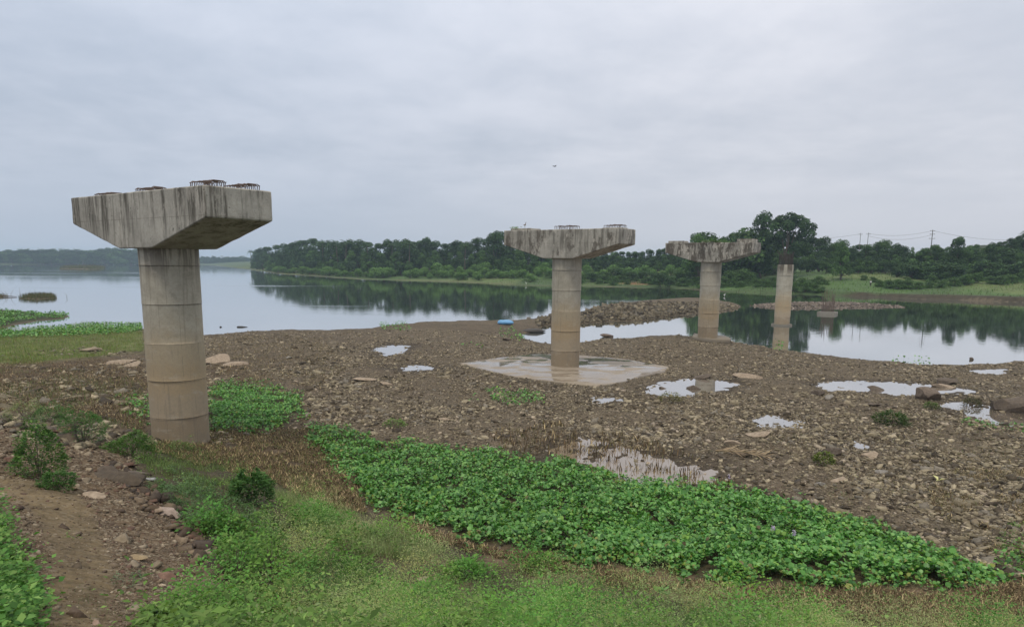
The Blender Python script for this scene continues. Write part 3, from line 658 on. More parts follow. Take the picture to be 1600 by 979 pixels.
def rock(px, py, wpx, lab, name='rock', flat=.5, colr=(.24, .19, .15), seed=0, sink=.2, yaw=None, grp=None, hz=None, dx=0):
    x, y, z = hit(px, py); d = math.hypot(x, y); s = wpx * d / FOC
    bm = bmesh.new(); bmesh.ops.create_icosphere(bm, subdivisions=3, radius=.5); rg = np.random.default_rng(seed + 900)
    pl_ = [(lambda n: (n / np.linalg.norm(n), rg.uniform(.2, .42)))(rg.normal(0, 1, 3)) for _ in range(14)]
    for v in bm.verts:
        p = np.array(v.co)
        for n, dd in pl_:
            e = p @ n - dd
            if e > 0: p = p - n * e * .95
        p += (fbm(np.array([p[0] * 5 + 3]), np.array([p[1] * 5 + p[2] * 4]), seed, 3)[0] - .5) * .06
        v.co = p * np.array([1.3, .8, flat]) * s
    me = bpy.data.meshes.new(name); bm.to_mesh(me); bm.free(); me.materials.append(STONE)
    a = me.color_attributes.new('tint', 'FLOAT_COLOR', 'POINT'); a.data.foreach_set('color', np.tile(np.array([*colr, 1], np.float32), len(me.vertices)))
    o = bpy.data.objects.new(name, me); C.objects.link(o); o.location = (x, y, z + flat * s * (.36 - sink)); o.rotation_euler = (rg.normal(0, .12), rg.normal(0, .12), rg.uniform(-.5, .5) if yaw is None else yaw)
    me.polygons.foreach_set('use_smooth', np.ones(len(me.polygons), bool))
    try: me.set_sharp_from_angle(angle=math.radians(22))
    except Exception: pass
    tag(o, lab, 'rock', grp); return o
DK = (.13, .105, .085); LT = (.36, .29, .22); GY_ = (.25, .235, .215); RD = (.2, .12, .09)
ROCKS = [(1577, 643, 56, 'biggest dark boulder, standing in the puddle at the right edge', .75, DK), (1451, 622, 36, 'dark angular boulder at the end of the long puddle', .7, (.17, .135, .11)),
         (1479, 600, 30, 'dark pointed rock behind the long puddle', .5, DK), (1480, 606, 36, 'flat pale slab lying under the dark pointed rock by the long puddle', .25, LT),
         (1368, 611, 22, 'small black rock sitting inside the long puddle', .5, DK), (1295, 623, 16, 'small light grey rounded stone below the left end of the long puddle', .6, GY_),
         (1279, 617, 24, 'brown block of rock just left of the small grey stone', .6, DK), (1366, 634, 19, 'dark low rock between the long puddle and the round grass tuft', .4, DK),
         (1141, 693, 24, 'pale wedge shaped stone beside the dry palm frond', .45, LT), (1188, 681, 40, 'large flat tan stone right of the pale wedge stone', .28, LT),
         (1172, 590, 40, 'flat pale slab at the right end of the squarish puddle', .22, LT), (1085, 609, 26, 'dark rock at the front edge of the squarish puddle', .55, DK),
         (1036, 608, 12, 'small dark rock standing in the squarish puddle', .6, DK), (1095, 590, 24, 'dark flat rock at the far edge of the squarish puddle', .35, DK),
         (1357, 713, 30, 'tan block of stone on the open gravel below the small puddle', .4, LT), (1297, 710, 36, 'dark brown rock with a yellow green weed beside it', .5, DK),
         (1311, 750, 26, 'thin flat pale stone lying alone on the dark gravel', .2, LT), (1281, 757, 14, 'small whitish stone left of the thin pale stone', .6, GY_), (1376, 738, 20, 'flat whitish stone right of the weed', .3, GY_),
         (572, 594, 34, 'flat tan stone on the gravel left of the slab', .22, LT), (604, 601, 22, 'small tan stone just below the flat tan stone', .4, LT), (700, 656, 26, 'long thin stone lying slanted near the hyacinth mat', .22, LT),
         (340, 566, 52, 'broad pale outcrop slab just right of the nearest pier', .2, LT), (368, 570, 34, 'second pale outcrop slab beside the nearest pier', .25, LT), (180, 568, 40, 'pale flat rock left of the nearest pier', .2, LT),
         (205, 571, 26, 'tan flat rock close to the left side of the nearest pier', .25, LT), (139, 548, 30, 'long pale stone in the grass on the left bank', .2, LT), (451, 560, 12, 'small grey stone on the dark ground right of the nearest pier', .5, GY_),
         (188, 752, 66, 'long dark slab rock on the crest of the path bank', .42, (.09, .07, .05)), (170, 738, 30, 'dark chunk resting on top of the long dark slab', .6, DK), (217, 741, 34, 'dark flat rock behind the long dark slab', .3, DK), (232, 750, 16, 'bluish grey stone in the weeds past the dark slab', .5, (.3, .31, .32)),
         (262, 804, 36, 'pinkish pale rock on the bank edge beside leafy weeds', .5, (.36, .29, .25)), (240, 798, 30, 'flat pale rock touching the pinkish rock', .3, (.33, .26, .2)), (142, 776, 30, 'thin pale plate of rock on the path side', .25, LT),
         (70, 672, 40, 'dark flat stone at the far end of the path', .3, DK), (98, 676, 30, 'reddish brown stone at the far end of the path', .5, RD), (20, 720, 26, 'reddish stone at the left edge of the path', .5, RD),
         (260, 903, 34, 'reddish brown curved stone low on the bank', .4, RD), (335, 885, 40, 'dark reddish rock half hidden under the leafy plants', .5, (.14, .085, .07)), (310, 915, 46, 'flat brown rock at the foot of the bank', .4, (.16, .11, .08)),
         (215, 872, 36, 'long yellowish stone across the bank', .25, (.36, .28, .17)), (252, 915, 12, 'small cream pebble by the reddish stone', .7, (.45, .37, .28)), (150, 975, 18, 'pink and white stone at the bottom of the path', .6, (.4, .29, .24)),
         (665, 908, 40, 'tan stone showing through the weeds in the foreground', .3, LT), (948, 526, 18, 'dark humped rock on the shore right of the second pier', .6, (.16, .12, .1)), (790, 532, 12, 'dark lump of rock in front of the bright shore weeds', .6, DK),
         (825, 498, 7, 'pale pointed stone on the shore behind the blue bundle', .8, GY_), (1518, 562, 6, 'dark upright stone at the water edge far right', 1.0, DK)]
for k, (a, b, wp, lab, fl, cc) in enumerate(ROCKS): rock(a, b, wp, lab, 'boulder' if k < 2 else 'rock', fl, cc, k)

# ------------------------------------------------------------------ leaf and stem templates
def leafT(w_=.5, fold=.12):      # pointed leaf along +y, unit length
    return np.array([(0, 0, 0), (w_ / 2, .45, fold), (0, 1, 0), (-w_ / 2, .45, fold)]), np.array([(0, 1, 2, 3)])
def bladeT(w_=.06, bend=.35):    # grass blade standing on z
    return np.array([(-w_ / 2, 0, 0), (w_ / 2, 0, 0), (-w_ * .4, bend * .3, .55), (w_ * .4, bend * .3, .55), (0, bend, 1.0), (0, bend, 1.0)])[:5], [np.array([(0, 1, 3, 2)]), np.array([(2, 3, 4)])]
LT4, LF4 = leafT(); LN4, _ = leafT(.28, .05)
BV, BFs = bladeT(); BW, _ = bladeT(.16, .5)
HV = np.array([(-.02, 0, -.9), (.02, 0, -.9), (.03, 0, 0), (-.03, 0, 0), (-.42, .30, .10), (0, .22, .0), (.42, .30, .10), (-.46, .68, .13), (0, .66, .0), (.46, .68, .13), (-.2, 1.0, .05), (.2, 1.0, .05)])
HF4 = np.array([(0, 1, 2, 3), (3, 2, 5, 4), (4, 5, 8, 7), (5, 6, 9, 8), (7, 8, 11, 10)]); HF3 = np.array([(2, 6, 5), (8, 9, 11)])
def hyacinth(A, x, y, z, s, hgt, col):
    n = len(x); R = rots(n, tilt=rng.uniform(-.1, 1.05, n), roll=rng.normal(0, .25, n)); pos = np.column_stack([x, y, z + hgt])
    V, F = stamp(HV, HF4, pos, R, s); base = A.n; A.add(V, F, np.repeat(col, 5, axis=0))
    F3 = (HF3[None] + (np.arange(n) * 12)[:, None, None] + base).reshape(-1, 3); A.F.setdefault(3, []).append(F3); A.C.setdefault(3, []).append(np.repeat(col, 2, axis=0))
def blades(A, x, y, z, L, col, tilt=.35, wide=False):
    n = len(x); tt = rng.normal(0, tilt, n) if tilt < .9 else rng.uniform(.95, 1.6, n) * rng.choice([-1, 1], n); R = rots(n, tilt=tt); V, F = stamp(BW if wide else BV, BFs[0], np.column_stack([x, y, z]), R, L); base = A.n; A.add(V, F, col)
    F3 = (BFs[1][None] + (np.arange(n) * 5)[:, None, None] + base).reshape(-1, 3); A.F.setdefault(3, []).append(F3); A.C.setdefault(3, []).append(col)
def sprigs(A, x, y, z, H, m, ls, col, spread=.35, tv=LT4, tilt=(.1, 1.1)):
    n = len(x); k = np.repeat(np.arange(n), m); t = rng.uniform(.15, 1, n * m); ang = rng.uniform(0, 2 * np.pi, n * m); lean = rng.normal(0, .25, (n, 2))
    rr = spread * H[k] * rng.uniform(.0, 1, n * m) * (1.15 - .5 * t)
    P = np.column_stack([x[k] + lean[k, 0] * H[k] * t + rr * np.cos(ang), y[k] + lean[k, 1] * H[k] * t + rr * np.sin(ang), z[k] + H[k] * t])
    yaw = ang - np.pi / 2 + rng.normal(0, .5, n * m)
    R = rots(n * m, yaw=yaw, tilt=rng.uniform(-.5, .7, n * m), roll=rng.normal(0, .35, n * m))
    A.stamp(tv, LF4, P, R, ls[k] * rng.uniform(.6, 1.25, n * m), col[k] * rng.uniform(.75, 1.25, (n * m, 1)))
def in_zone(n, P, jit=12, pad=0, s=5, sc=.02):
    pts = [hit(a, min(max(b, 430), 1150)) for a, b in P]; ys = [p[1] for p in pts]; us = [p[0] / (p[1] + 2) for p in pts]
    x, y, z, a, b = scatter(n, max(min(ys) * .93, 2.5), max(ys) * 1.06, min(us) - .03, max(us) + .03)
    k = inpoly(a, b, P, jit, sc, s) > pad; return x[k], y[k], z[k], a[k], b[k]

# ------------------------------------------------------------------ water hyacinth mats
GRN = [(.105, .28, .06), (.14, .33, .08), (.065, .20, .042), (.21, .41, .13), (.12, .29, .085), (.04, .13, .03), (.17, .32, .06)]
A = Acc()
for P, n, hs, ss in ((MATP, 190000, .72, .82), (PATCH1, 34000, .5, .8), (PATCH0, 6000, .5, .9)):
    x, y, z, a, b = in_zone(n, P, 30, -5, 5, .035)
    edge = sm(inpoly(a, b, P, 30, .035), -5, 20); cl_ = fbm(x * .9, y * .9, 71, 4); gap = fbm(x * 3.1, y * 3.1, 73, 3); holes = fbm(x * .55, y * .55, 77, 3)
    k = (gap > .30 + .14 * (1 - edge) + .12 * sm(holes, .34, .26)) & (rng.uniform(0, 1, len(x)) < np.clip(edge * .9 + .22, 0, 1)); x, y, z, edge, cl_ = x[k], y[k], z[k], edge[k], cl_[k]
    hg = (.03 + (.10 + .36 * sm(cl_, .32, .72)) * (.12 + .88 * edge)) * hs * rng.uniform(.55, 1.0, len(x))
    c = pal(len(x), GRN, .2); yel = rng.uniform(0, 1, len(x)) < .02 + .22 * (1 - edge); c[yel] = pal(yel.sum(), [(.20, .24, .05), (.14, .13, .05), (.26, .28, .08), (.10, .08, .04)])
    c *= (.8 + .4 * fbm(x * .35, y * .35, 75, 3))[:, None]
    hyacinth(A, x, y, z, np.exp(rng.normal(math.log(.088), .28, len(x))) * ss, hg, c)
tag(A.build('water_hyacinth', WAX), kind='stuff')
A = Acc()   # spit and shore hyacinth
for P, n, hh in ((([(-60, 484), (0, 485), (30, 487), (60, 489), (100, 491), (108, 493), (98, 496), (60, 498), (20, 505), (0, 512), (-60, 518)]), 16000, .3),
                 ([(-60, 518), (60, 518), (222, 512), (224, 520), (110, 526), (-60, 530)], 14000, .25), ([(775, 516), (800, 513), (822, 524), (818, 533), (785, 530)], 900, .3),
                 ([(757, 610), (800, 611), (856, 620), (852, 634), (800, 636), (770, 628)], 2600, .25), ([(730, 617), (748, 616), (748, 628), (732, 630)], 260, .2),
                 ([(1205, 541), (1235, 543), (1240, 550), (1210, 548)], 200, .25), ([(1390, 564), (1450, 567), (1455, 571), (1395, 569)], 260, .2), ([(590, 508), (640, 507), (645, 517), (600, 518)], 900, .15),
                 ([(480, 664), (545, 668), (575, 684), (540, 690), (490, 682)], 1600, .2), ([(1500, 655), (1580, 662), (1640, 672), (1600, 676), (1500, 664)], 1200, .12),
                 ([(740, 575 - 40), (760, 540), (755, 547), (720, 540)], 220, .12), ([(1545, 845), (1620, 850), (1620, 900), (1560, 895)], 700, .2)):
    x, y, z, a, b = in_zone(n, P, 5, 0, 6, .06); k = fbm(x * 1.1, y * 1.1, 79, 3) > .36; x, y, z = x[k], y[k], np.maximum(z[k], 0); n_ = len(x)
    c = pal(n_, GRN + [(.10, .2, .05)], .25); hyacinth(A, x, y, z, rng.uniform(.08, .17, n_) * np.clip(y / 45, .6, 1.3), rng.uniform(.03, hh, n_), c)
tag(A.build('shore_hyacinth', WAX), kind='stuff')
A = Acc()   # a few lilac flowers
for a, b in ((1206, 851), (1239, 858), (1138, 765)):
    x, y, z = hit(a, b); n_ = 26; th = rng.uniform(0, 6.28, n_)
    A.stamp(LT4, LF4, np.column_stack([x + .02 * np.cos(th), y + .02 * np.sin(th), z + .40 + rng.uniform(-.07, .08, n_)]), rots(n_, yaw=th, tilt=rng.uniform(-.2, .9, n_)), np.full(n_, .06), pal(n_, [(.5, .42, .68), (.6, .52, .75)]))
tag(A.build('hyacinth_flowers', LEAF), kind='stuff')

# ------------------------------------------------------------------ dry plant litter and reeds
TAN = [(.28, .22, .13), (.17, .12, .07), (.115, .08, .048), (.44, .35, .2), (.14, .13, .06), (.07, .05, .033), (.10, .07, .045), (.13, .095, .055)]
A = Acc()
for P, n, L, tl, PL in (([(320, 672), (480, 668), (545, 705), (560, 755), (570, 800), (500, 790), (430, 762), (330, 725), (225, 705), (235, 690)], 90000, (.08, .22), 1.0, TAN + [(.12, .16, .05)]),
                     ([(-60, 570), (225, 560), (232, 690), (180, 665), (60, 640), (-60, 640)], 60000, (.1, .26), 1.1, TAN + [(.10, .07, .05)] * 3),
                     ([(330, 525), (480, 530), (560, 560), (500, 610), (330, 600)], 30000, (.1, .25), 1.2, TAN[1:] + [(.12, .12, .06)]),
                     ([(620, 812), (760, 852), (880, 880), (1000, 898), (1130, 915), (1250, 922), (1480, 925), (1640, 905), (1660, 1000), (1400, 980), (1200, 950), (1000, 920), (860, 895), (740, 868), (620, 840)], 190000, (.07, .2), 1.0, TAN),
                     ([(1440, 740), (1640, 730), (1660, 880), (1560, 860), (1470, 800)], 40000, (.06, .18), 1.1, TAN + [(.13, .14, .06)]),
                     ([(760, 680), (900, 660), (1000, 690), (1120, 730), (1180, 760), (1130, 765), (1000, 745), (930, 730), (890, 712), (800, 705)], 9000, (.08, .25), .35, TAN[1:]),
                     ([(1200, 660), (1640, 600), (1640, 760), (1300, 800)], 26000, (.05, .14), 1.1, TAN + [(.12, .15, .06)] * 2)):
    x, y, z, a, b = in_zone(n, P, 30, 0); k = fbm(x * .7, y * .7, 83, 4) > (.24 if n > 100000 else .33 if n > 50000 else .4); x, y, z = x[k], y[k], z[k]; n_ = len(x)
    blades(A, x, y, np.maximum(z, 0) - .01 + rng.uniform(0, .07, n_), rng.uniform(*L, n_) * (.75 if tl > .5 else 1), pal(n_, PL, .25), tl, True)
tag(A.build('dry_plant_litter', DRY), kind='stuff')

# ------------------------------------------------------------------ grass and weeds
A = Acc()
GG = [(.14, .20, .07), (.11, .17, .055), (.18, .235, .085), (.085, .14, .045)]
PALE = [(.21, .28, .12), (.26, .32, .15), (.17, .24, .10), (.30, .32, .17)]
def grass(P, n, L, C_, jit=14, tl=.4, thr=.38, wide=False, sd=91):
    x, y, z, a, b = in_zone(n, P, jit); k = fbm(x * .6, y * .6, sd, 4) > thr; x, y, z = x[k], y[k], z[k]; n_ = len(x)
    blades(A, x, y, np.maximum(z, 0) - .01, rng.uniform(*L, n_), pal(n_, C_, .25) * (.75 + .5 * fbm(x * .4, y * .4, sd + 1, 3))[:, None], tl, wide)
grass(LBANK, 60000, (.12, .34), [(.19, .28, .07), (.15, .23, .06), (.25, .30, .10), (.24, .20, .10), (.11, .18, .05)], thr=.36)
grass([(-60, 575), (110, 575), (225, 600), (225, 680), (160, 668), (60, 640), (-60, 630)], 16000, (.1, .25), GG, thr=.47)
grass([(200, 685), (330, 700), (420, 748), (360, 775), (300, 760), (230, 740)], 16000, (.08, .22), GG, thr=.36)
grass(FG, 16000, (.05, .2), GG + PALE, thr=.3)
grass([(590, 855), (760, 878), (900, 905), (1100, 940), (1300, 975), (1500, 1010), (1400, 1150), (900, 1150), (640, 960)], 20000, (.06, .2), PALE + GG, tl=.5, thr=.33)
grass([(420, 765), (470, 775), (540, 800), (620, 830), (700, 860), (660, 880), (560, 870), (470, 830)], 26000, (.1, .26), PALE, tl=.45, thr=.3)
grass([(1000, 640), (1640, 640), (1640, 860), (1400, 830), (1200, 760), (1000, 720)], 9000, (.05, .13), GG + TAN[:2], thr=.54)
grass([(-80, 690), (60, 735), (140, 770), (180, 860), (240, 980), (80, 1100), (-80, 1100)], 7000, (.02, .07), GG, thr=.58)
tag(A.build('grass', LEAF), kind='stuff')

A = Acc()
WD = [(.115, .215, .05), (.14, .25, .06), (.08, .155, .038), (.19, .30, .085), (.12, .19, .06), (.21, .28, .12)]
def weeds(P, n, H, m, ls, C_=WD, jit=16, thr=.35, sd=95, tv=LT4, spread=.5):
    x, y, z, a, b = in_zone(n, P, jit); k = fbm(x * .8, y * .8, sd, 4) > thr + .04; x, y, z = x[k], y[k], z[k]; n_ = len(x)
    cc = pal(n_, C_, .2) * (.45 + 1.1 * fbm(x * .7, y * .7, sd + 3, 3))[:, None]
    sprigs(A, x, y, z, rng.uniform(*H, n_) * (.35 + 1.3 * fbm(x * 1.1, y * 1.1, sd + 9, 3)), m, rng.uniform(*ls, n_), cc, spread, tv)
weeds(FG, 4500, (.08, .28), 12, (.03, .06), thr=.36)
weeds(FG, 2500, (.2, .45), 22, (.03, .06), WD, thr=.5, sd=141)
weeds(FG, 2500, (.15, .38), 24, (.016, .03), PALE, thr=.52, sd=151, tv=LN4)
weeds([(230, 965), (300, 935), (420, 905), (560, 910), (700, 925), (860, 945), (1000, 970), (1200, 1000), (1200, 1150), (300, 1150)], 3500, (.12, .36), 14, (.035, .075), WD[:4], thr=.3, sd=103)
weeds([(590, 850), (760, 880), (900, 905), (1100, 940), (1300, 975), (1400, 1150), (900, 1150), (640, 960)], 2500, (.08, .24), 16, (.014, .032), PALE + WD[:2], thr=.33, tv=LN4, sd=107)
weeds([(420, 765), (470, 775), (540, 800), (620, 830), (700, 860), (660, 880), (560, 870), (470, 830)], 5000, (.12, .3), 18, (.012, .03), PALE, thr=.3, tv=LN4)
weeds([(220, 755), (300, 765), (380, 785), (450, 820), (420, 860), (340, 850), (270, 800)], 3000, (.08, .25), 12, (.03, .06), [(.10, .19, .08), (.08, .17, .05), (.14, .22, .11)], thr=.32)
weeds([(225, 740), (290, 730), (340, 750), (330, 775), (260, 775)], 1600, (.05, .15), 10, (.03, .06), [(.13, .2, .10), (.10, .17, .08)], thr=.38)
weeds([(1280, 920), (1640, 930), (1660, 1050), (1300, 1050)], 2200, (.05, .16), 10, (.02, .05), WD + PALE, thr=.45)
weeds([(1240, 905), (1340, 935), (1280, 950), (1200, 930)], 500, (.05, .14), 8, (.04, .08), WD, thr=.4)
weeds([(1560, 820), (1640, 815), (1640, 900), (1570, 890)], 500, (.05, .2), 10, (.04, .09), WD, thr=.35)
weeds(LBANK, 1600, (.08, .25), 10, (.04, .09), WD, thr=.45)
weeds([(175, 905), (220, 890), (225, 915), (190, 925)], 240, (.03, .09), 8, (.02, .04), [(.12, .17, .10)], thr=.2)
weeds([(90, 835), (130, 822), (140, 840), (100, 850)], 80, (.02, .06), 8, (.02, .03), WD, thr=.1)
weeds(FG, 1700, (.35, .75), 46, (.018, .034), PALE, thr=.5, sd=161, tv=LN4, spread=.35)
weeds(FG, 700, (.3, .65), 26, (.045, .075), WD[:4], thr=.5, sd=171, spread=.4)
MPOL = [(290, 790), (420, 770), (560, 815), (760, 872), (1000, 915), (1250, 950), (1600, 985), (1600, 1060), (260, 1060), (270, 970), (360, 925), (350, 870)]
x, y, z, a, b = in_zone(1500, MPOL, 10); k = (rng.uniform(0, 1, len(x)) < .8) & (fbm(x * .55, y * .55, 201, 3) > .42) & ~((a > 340) & (a < 450) & (b < 835)); x, y, z, a, b = x[k], y[k], z[k], a[k], b[k]
for i in range(len(x)):
    sp_ = float(fbm(x[i:i + 1] * .4, y[i:i + 1] * .4, 207, 3)[0]) + rng.normal(0, .04); kind = 2 if sp_ < .43 else (0 if sp_ < .53 or a[i] < 420 else 1); rr_ = rng.uniform(.16, .58) * (1.0 if kind != 1 else 1.15); H_ = rr_ * rng.uniform(.85, 1.7); m = int((190, 440, 260)[kind] * (rr_ / .3) ** 1.7) + 20
    ls_ = (.066, .03, .036)[kind] * rng.uniform(.8, 1.2) * min(1.0, (y[i] / 11.5) ** 1.1); base = np.array(((.11, .26, .05), (.31, .39, .16), (.045, .12, .03))[kind]) * rng.uniform(.75, 1.25) * np.array([rng.uniform(.85, 1.25), 1, rng.uniform(.8, 1.2)])
    th = rng.uniform(0, 6.283, m); el = rng.uniform(0, 1, m); q = rng.uniform(.55, 1.08, m) * (.8 + .4 * fbm(th * .8 + i, el * 2, i, 2))
    P = np.column_stack([x[i] + rr_ * q * np.sqrt(1 - el ** 2) * np.cos(th), y[i] + rr_ * q * np.sqrt(1 - el ** 2) * np.sin(th), z[i] + H_ * q * el])
    A.stamp(LN4 if kind else leafT(.62, .1)[0], LF4, P, rots(m, yaw=th - np.pi / 2 + rng.normal(0, .5, m), tilt=rng.uniform(-.35, .9, m), roll=rng.normal(0, .4, m)), ls_ * rng.uniform(.6, 1.3, m), base * rng.uniform(.65, 1.35, (m, 1)))
tag(A.build('low_weeds', LEAF), kind='stuff')
# lush broad leaved growth left of the path
A = Acc()
x, y, z, a, b = in_zone(10000, [(-200, 800), (-10, 800), (20, 830), (18, 865), (50, 905), (62, 950), (55, 1000), (40, 1200), (-200, 1200)], 24, 0, 9, .03)
hb = .16 + .34 * fbm(x * 1.5, y * 1.5, 111, 3); n_ = len(x)
sprigs(A, x, y, z, hb * rng.uniform(.6, 1.15, n_), 9, rng.uniform(.04, .075, n_), pal(n_, [(.09, .22, .05), (.13, .27, .065), (.06, .16, .035), (.18, .31, .085)], .2), .38, leafT(.72, .1)[0])
tag(A.build('broadleaf_growth', LEAF), kind='stuff')

# ------------------------------------------------------------------ single plants
def bush(px, py, wpx, hpx, lab, leaf=.05, C_=WD, n=2600, name='shrub', cat='shrub', tv=LT4, grp=None, dome=.97, z=None):
    x, y, gz = hit(px, py); d = math.hypot(x, y); w_ = wpx * d / FOC; h_ = hpx * d / FOC; r = thing(name, lab, cat, (x, y, gz - .02), 0, grp)
    A = Acc(); th = rng.uniform(0, 6.283, n); ph = rng.uniform(0, 1, n) ** .85; rad = w_ / 2 * np.sqrt(1 - (ph * dome) ** 3) * rng.uniform(.5, 1.0, n) ** .5
    wob = .45 + 1.05 * fbm(th * 1.6 + 5, ph * 3.5, int(px), 3)
    P = np.column_stack([rad * wob * np.cos(th), rad * wob * np.sin(th), h_ * (.03 + .97 * ph) * (.6 + .75 * fbm(th * 1.5, ph * 2, int(py), 3))])
    A.stamp(tv, LF4, P, rots(n, yaw=th - np.pi / 2 + rng.normal(0, .6, n), tilt=rng.uniform(-.4, .9, n), roll=rng.normal(0, .4, n)), leaf * rng.uniform(.6, 1.3, n), pal(n, C_, .25))
    A.build('foliage', LEAF, r)
    A = Acc()
    for k in range(6):
        t_ = rng.uniform(0, 6.283); q = w_ * .3 * rng.uniform(.3, 1)
        A.tube([(0, 0, -.05), (q * .4 * math.cos(t_), q * .4 * math.sin(t_), h_ * .4), (q * math.cos(t_), q * math.sin(t_), h_ * .7)], [.008 + w_ * .005, .006 + w_ * .003, .003], 5)
    A.build('stem', BARK, r); return r
DG = [(.06, .14, .04), (.075, .17, .05), (.10, .20, .06)]
bush(395, 785, 62, 50, 'rounded dark green bush standing alone in front of the hyacinth mat', .09, DG + [(.08, .17, .05)], 2600)
bush(131, 690, 62, 46, 'feathery mid green bush left of the nearest pier foot', .07, [(.06, .15, .035), (.075, .18, .045)], 3000, tv=LN4)
bush(80, 668, 50, 32, 'darker green bush behind the end of the path', .07, DG, 2200, tv=LN4)
bush(42, 662, 50, 30, 'pale yellow green feathery bush at the far left', .06, PALE, 2200, tv=LN4)
bush(62, 745, 56, 66, 'tall leafy shrub growing beside the far end of the path', .065, DG + WD[:2], 3200, dome=.9)
bush(90, 765, 44, 26, 'low dark shrub at the foot of the tall shrub by the path', .05, DG, 1800)
bush(205, 712, 62, 30, 'grassy green clump at the left foot of the nearest pier', .10, [(.08, .16, .04), (.10, .19, .05)], 2600, 'grass_clump', 'grass clump', LN4)
bush(282, 706, 34, 14, 'small grassy tuft in front of the nearest pier foot', .08, GG, 700, 'grass_clump', 'grass clump', LN4)
bush(1394, 662, 44, 16, 'round dark green grass tuft on the gravel below the long puddle', .16, [(.05, .09, .03), (.07, .12, .04)], 900, 'grass_clump', 'grass clump', LN4)
bush(1047, 626, 38, 12, 'yellowish weed clump at the front of the squarish puddle', .11, [(.14, .16, .05), (.18, .19, .06), (.12, .1, .05)], 600, 'weed_clump', 'weed clump', LN4)
bush(1287, 724, 26, 16, 'yellow green weed beside the dark brown rock', .10, [(.12, .17, .04), (.16, .2, .06)], 420, 'weed_clump', 'weed clump')
bush(1519, 634, 20, 10, 'dark grass tuft growing out of the right hand puddle', .16, [(.06, .07, .035), (.09, .09, .05)], 300, 'grass_clump', 'grass clump', LN4)
bush(617, 664, 34, 9, 'small green weed on the dark ground above the hyacinth mat', .08, WD, 420, 'weed_clump', 'weed clump')
bush(1455, 638, 20, 9, 'low green weed between boulder and grass tuft', .10, [(.10, .15, .05)], 300, 'weed_clump', 'weed clump')
BL = leafT(.55, .08)[0]
for a, b, w_, h_, lab in ((372, 905, 70, 70, 'broad leaved plant leaning over the dark reddish rock'), (425, 900, 64, 74, 'broad leaved plant at the centre of the foreground clump'), (352, 845, 70, 46, 'leafy plant on the bank edge past the pinkish rock'),
                          (500, 888, 66, 62, 'broad leaved plant at the right of the foreground clump'), (545, 880, 56, 56, 'leafy plant beside the pale feathery grass'), (430, 820, 60, 36, 'small leafy plant behind the foreground clump'),
                          (395, 965, 90, 44, 'bright leafy plant low in the foreground left of centre'), (460, 955, 100, 50, 'bright lobed leaf plant in the middle of the low foreground'), (570, 960, 80, 40, 'bright leafy plant right of the lobed leaf plant'),
                          (250, 990, 70, 40, 'bright leafy plant at the bottom edge beside the path'), (870, 950, 40, 28, 'bright small plant in the grass at bottom centre'), (680, 950, 44, 52, 'dark spindly weed standing in the foreground grass'),
                          (640, 980, 60, 34, 'leafy plant at the bottom edge near the spindly weed'), (770, 985, 80, 30, 'bright leafy plant at the bottom edge right of the spindly weed')):
    dk = 'spindly' in lab
    bush(a, b, w_, h_, lab, .045 if dk else .075, DG if dk else WD[:4], 500 if dk else 420, 'leafy_plant', 'plant', LN4 if dk else BL)
for a, b, lab in ((1030, 936, 'broad upright leaf pair in the dry strip'), (1068, 915, 'small hyacinth plant in the dry strip, right of the upright leaves')):
    x, y, z = hit(a, b); r = thing('hyacinth_plant', lab, 'plant', (x, y, z), 0); A = Acc(); n_ = 9
    hyacinth(A, rng.normal(0, .05, n_), rng.normal(0, .05, n_), np.zeros(n_), rng.uniform(.1, .15, n_), rng.uniform(.1, .2, n_), pal(n_, GRN)); A.build('leaves', WAX, r)

# dry palm frond and bright fallen leaf
x, y, z = hit(1157, 712); r = thing('palm_frond', 'dry tan palm frond lying on the wet mud', 'palm frond', (x, y, z + .05), math.radians(-25)); A = Acc()
A.tube([(-.9, 0, .05), (0, 0, .12), (.9, .05, .02)], [.03, .02, .008], 5, (.32, .25, .16)); A.build('stalk', DRY, r); A = Acc()
t_ = np.linspace(-.75, .9, 46); sd2 = np.tile([1, -1], 23)
A.stamp(leafT(.09, .02)[0], LF4, np.column_stack([t_, 0 * t_, .1 - .06 * t_ ** 2]), rots(46, yaw=np.where(sd2 > 0, -.75, -2.4), tilt=rng.normal(.1, .15, 46)), np.full(46, .55), pal(46, [(.36, .28, .18), (.28, .21, .14)])); A.build('leaflets', DRY, r)
x, y, z = hit(1466, 753); A = Acc(); A.stamp(leafT(.5, .2)[0], LF4, np.array([(0, 0, .05)] * 3), rots(3, yaw=np.array([.3, 2.3, 4.2]), tilt=np.array([.5, .2, .4])), np.array([.26, .2, .22]), pal(3, [(.55, .55, .28)]))
o = A.build('fallen_leaf', DRY); o.location = (x, y, z); tag(o, 'pale yellow fallen leaf on the gravel at right', 'leaf')

# blue bundle, dark shape for the bank edge shadow, floating logs
def blob_mesh(name, prof, mat, loc, rz, sy=1.0, squash=1.0, seed=0, wr=.05):
    n = 22; V = []
    for i, (t, r_) in enumerate(prof):
        th = np.arange(n) / n * 2 * np.pi; k = 1 + wr * (fbm(th * 1.6 + i * .7, np.full(n, t * 3), seed, 3) - .5) * 4
        V.append(np.stack([np.full(n, t), r_ * sy * k * np.cos(th), r_ * squash * k * np.sin(th) * np.where(np.sin(th) < 0, .6, 1)], -1))
    V = np.concatenate(V); m = len(prof); F = [(i * n + j, i * n + (j + 1) % n, (i + 1) * n + (j + 1) % n, (i + 1) * n + j) for i in range(m - 1) for j in range(n)]
    o = mesh_np(name, V, [np.array(F), np.array([list(range(n))[::-1], list(range((m - 1) * n, m * n))])], mat, smooth=True); o.location = loc; o.rotation_euler = (0, 0, rz); return o
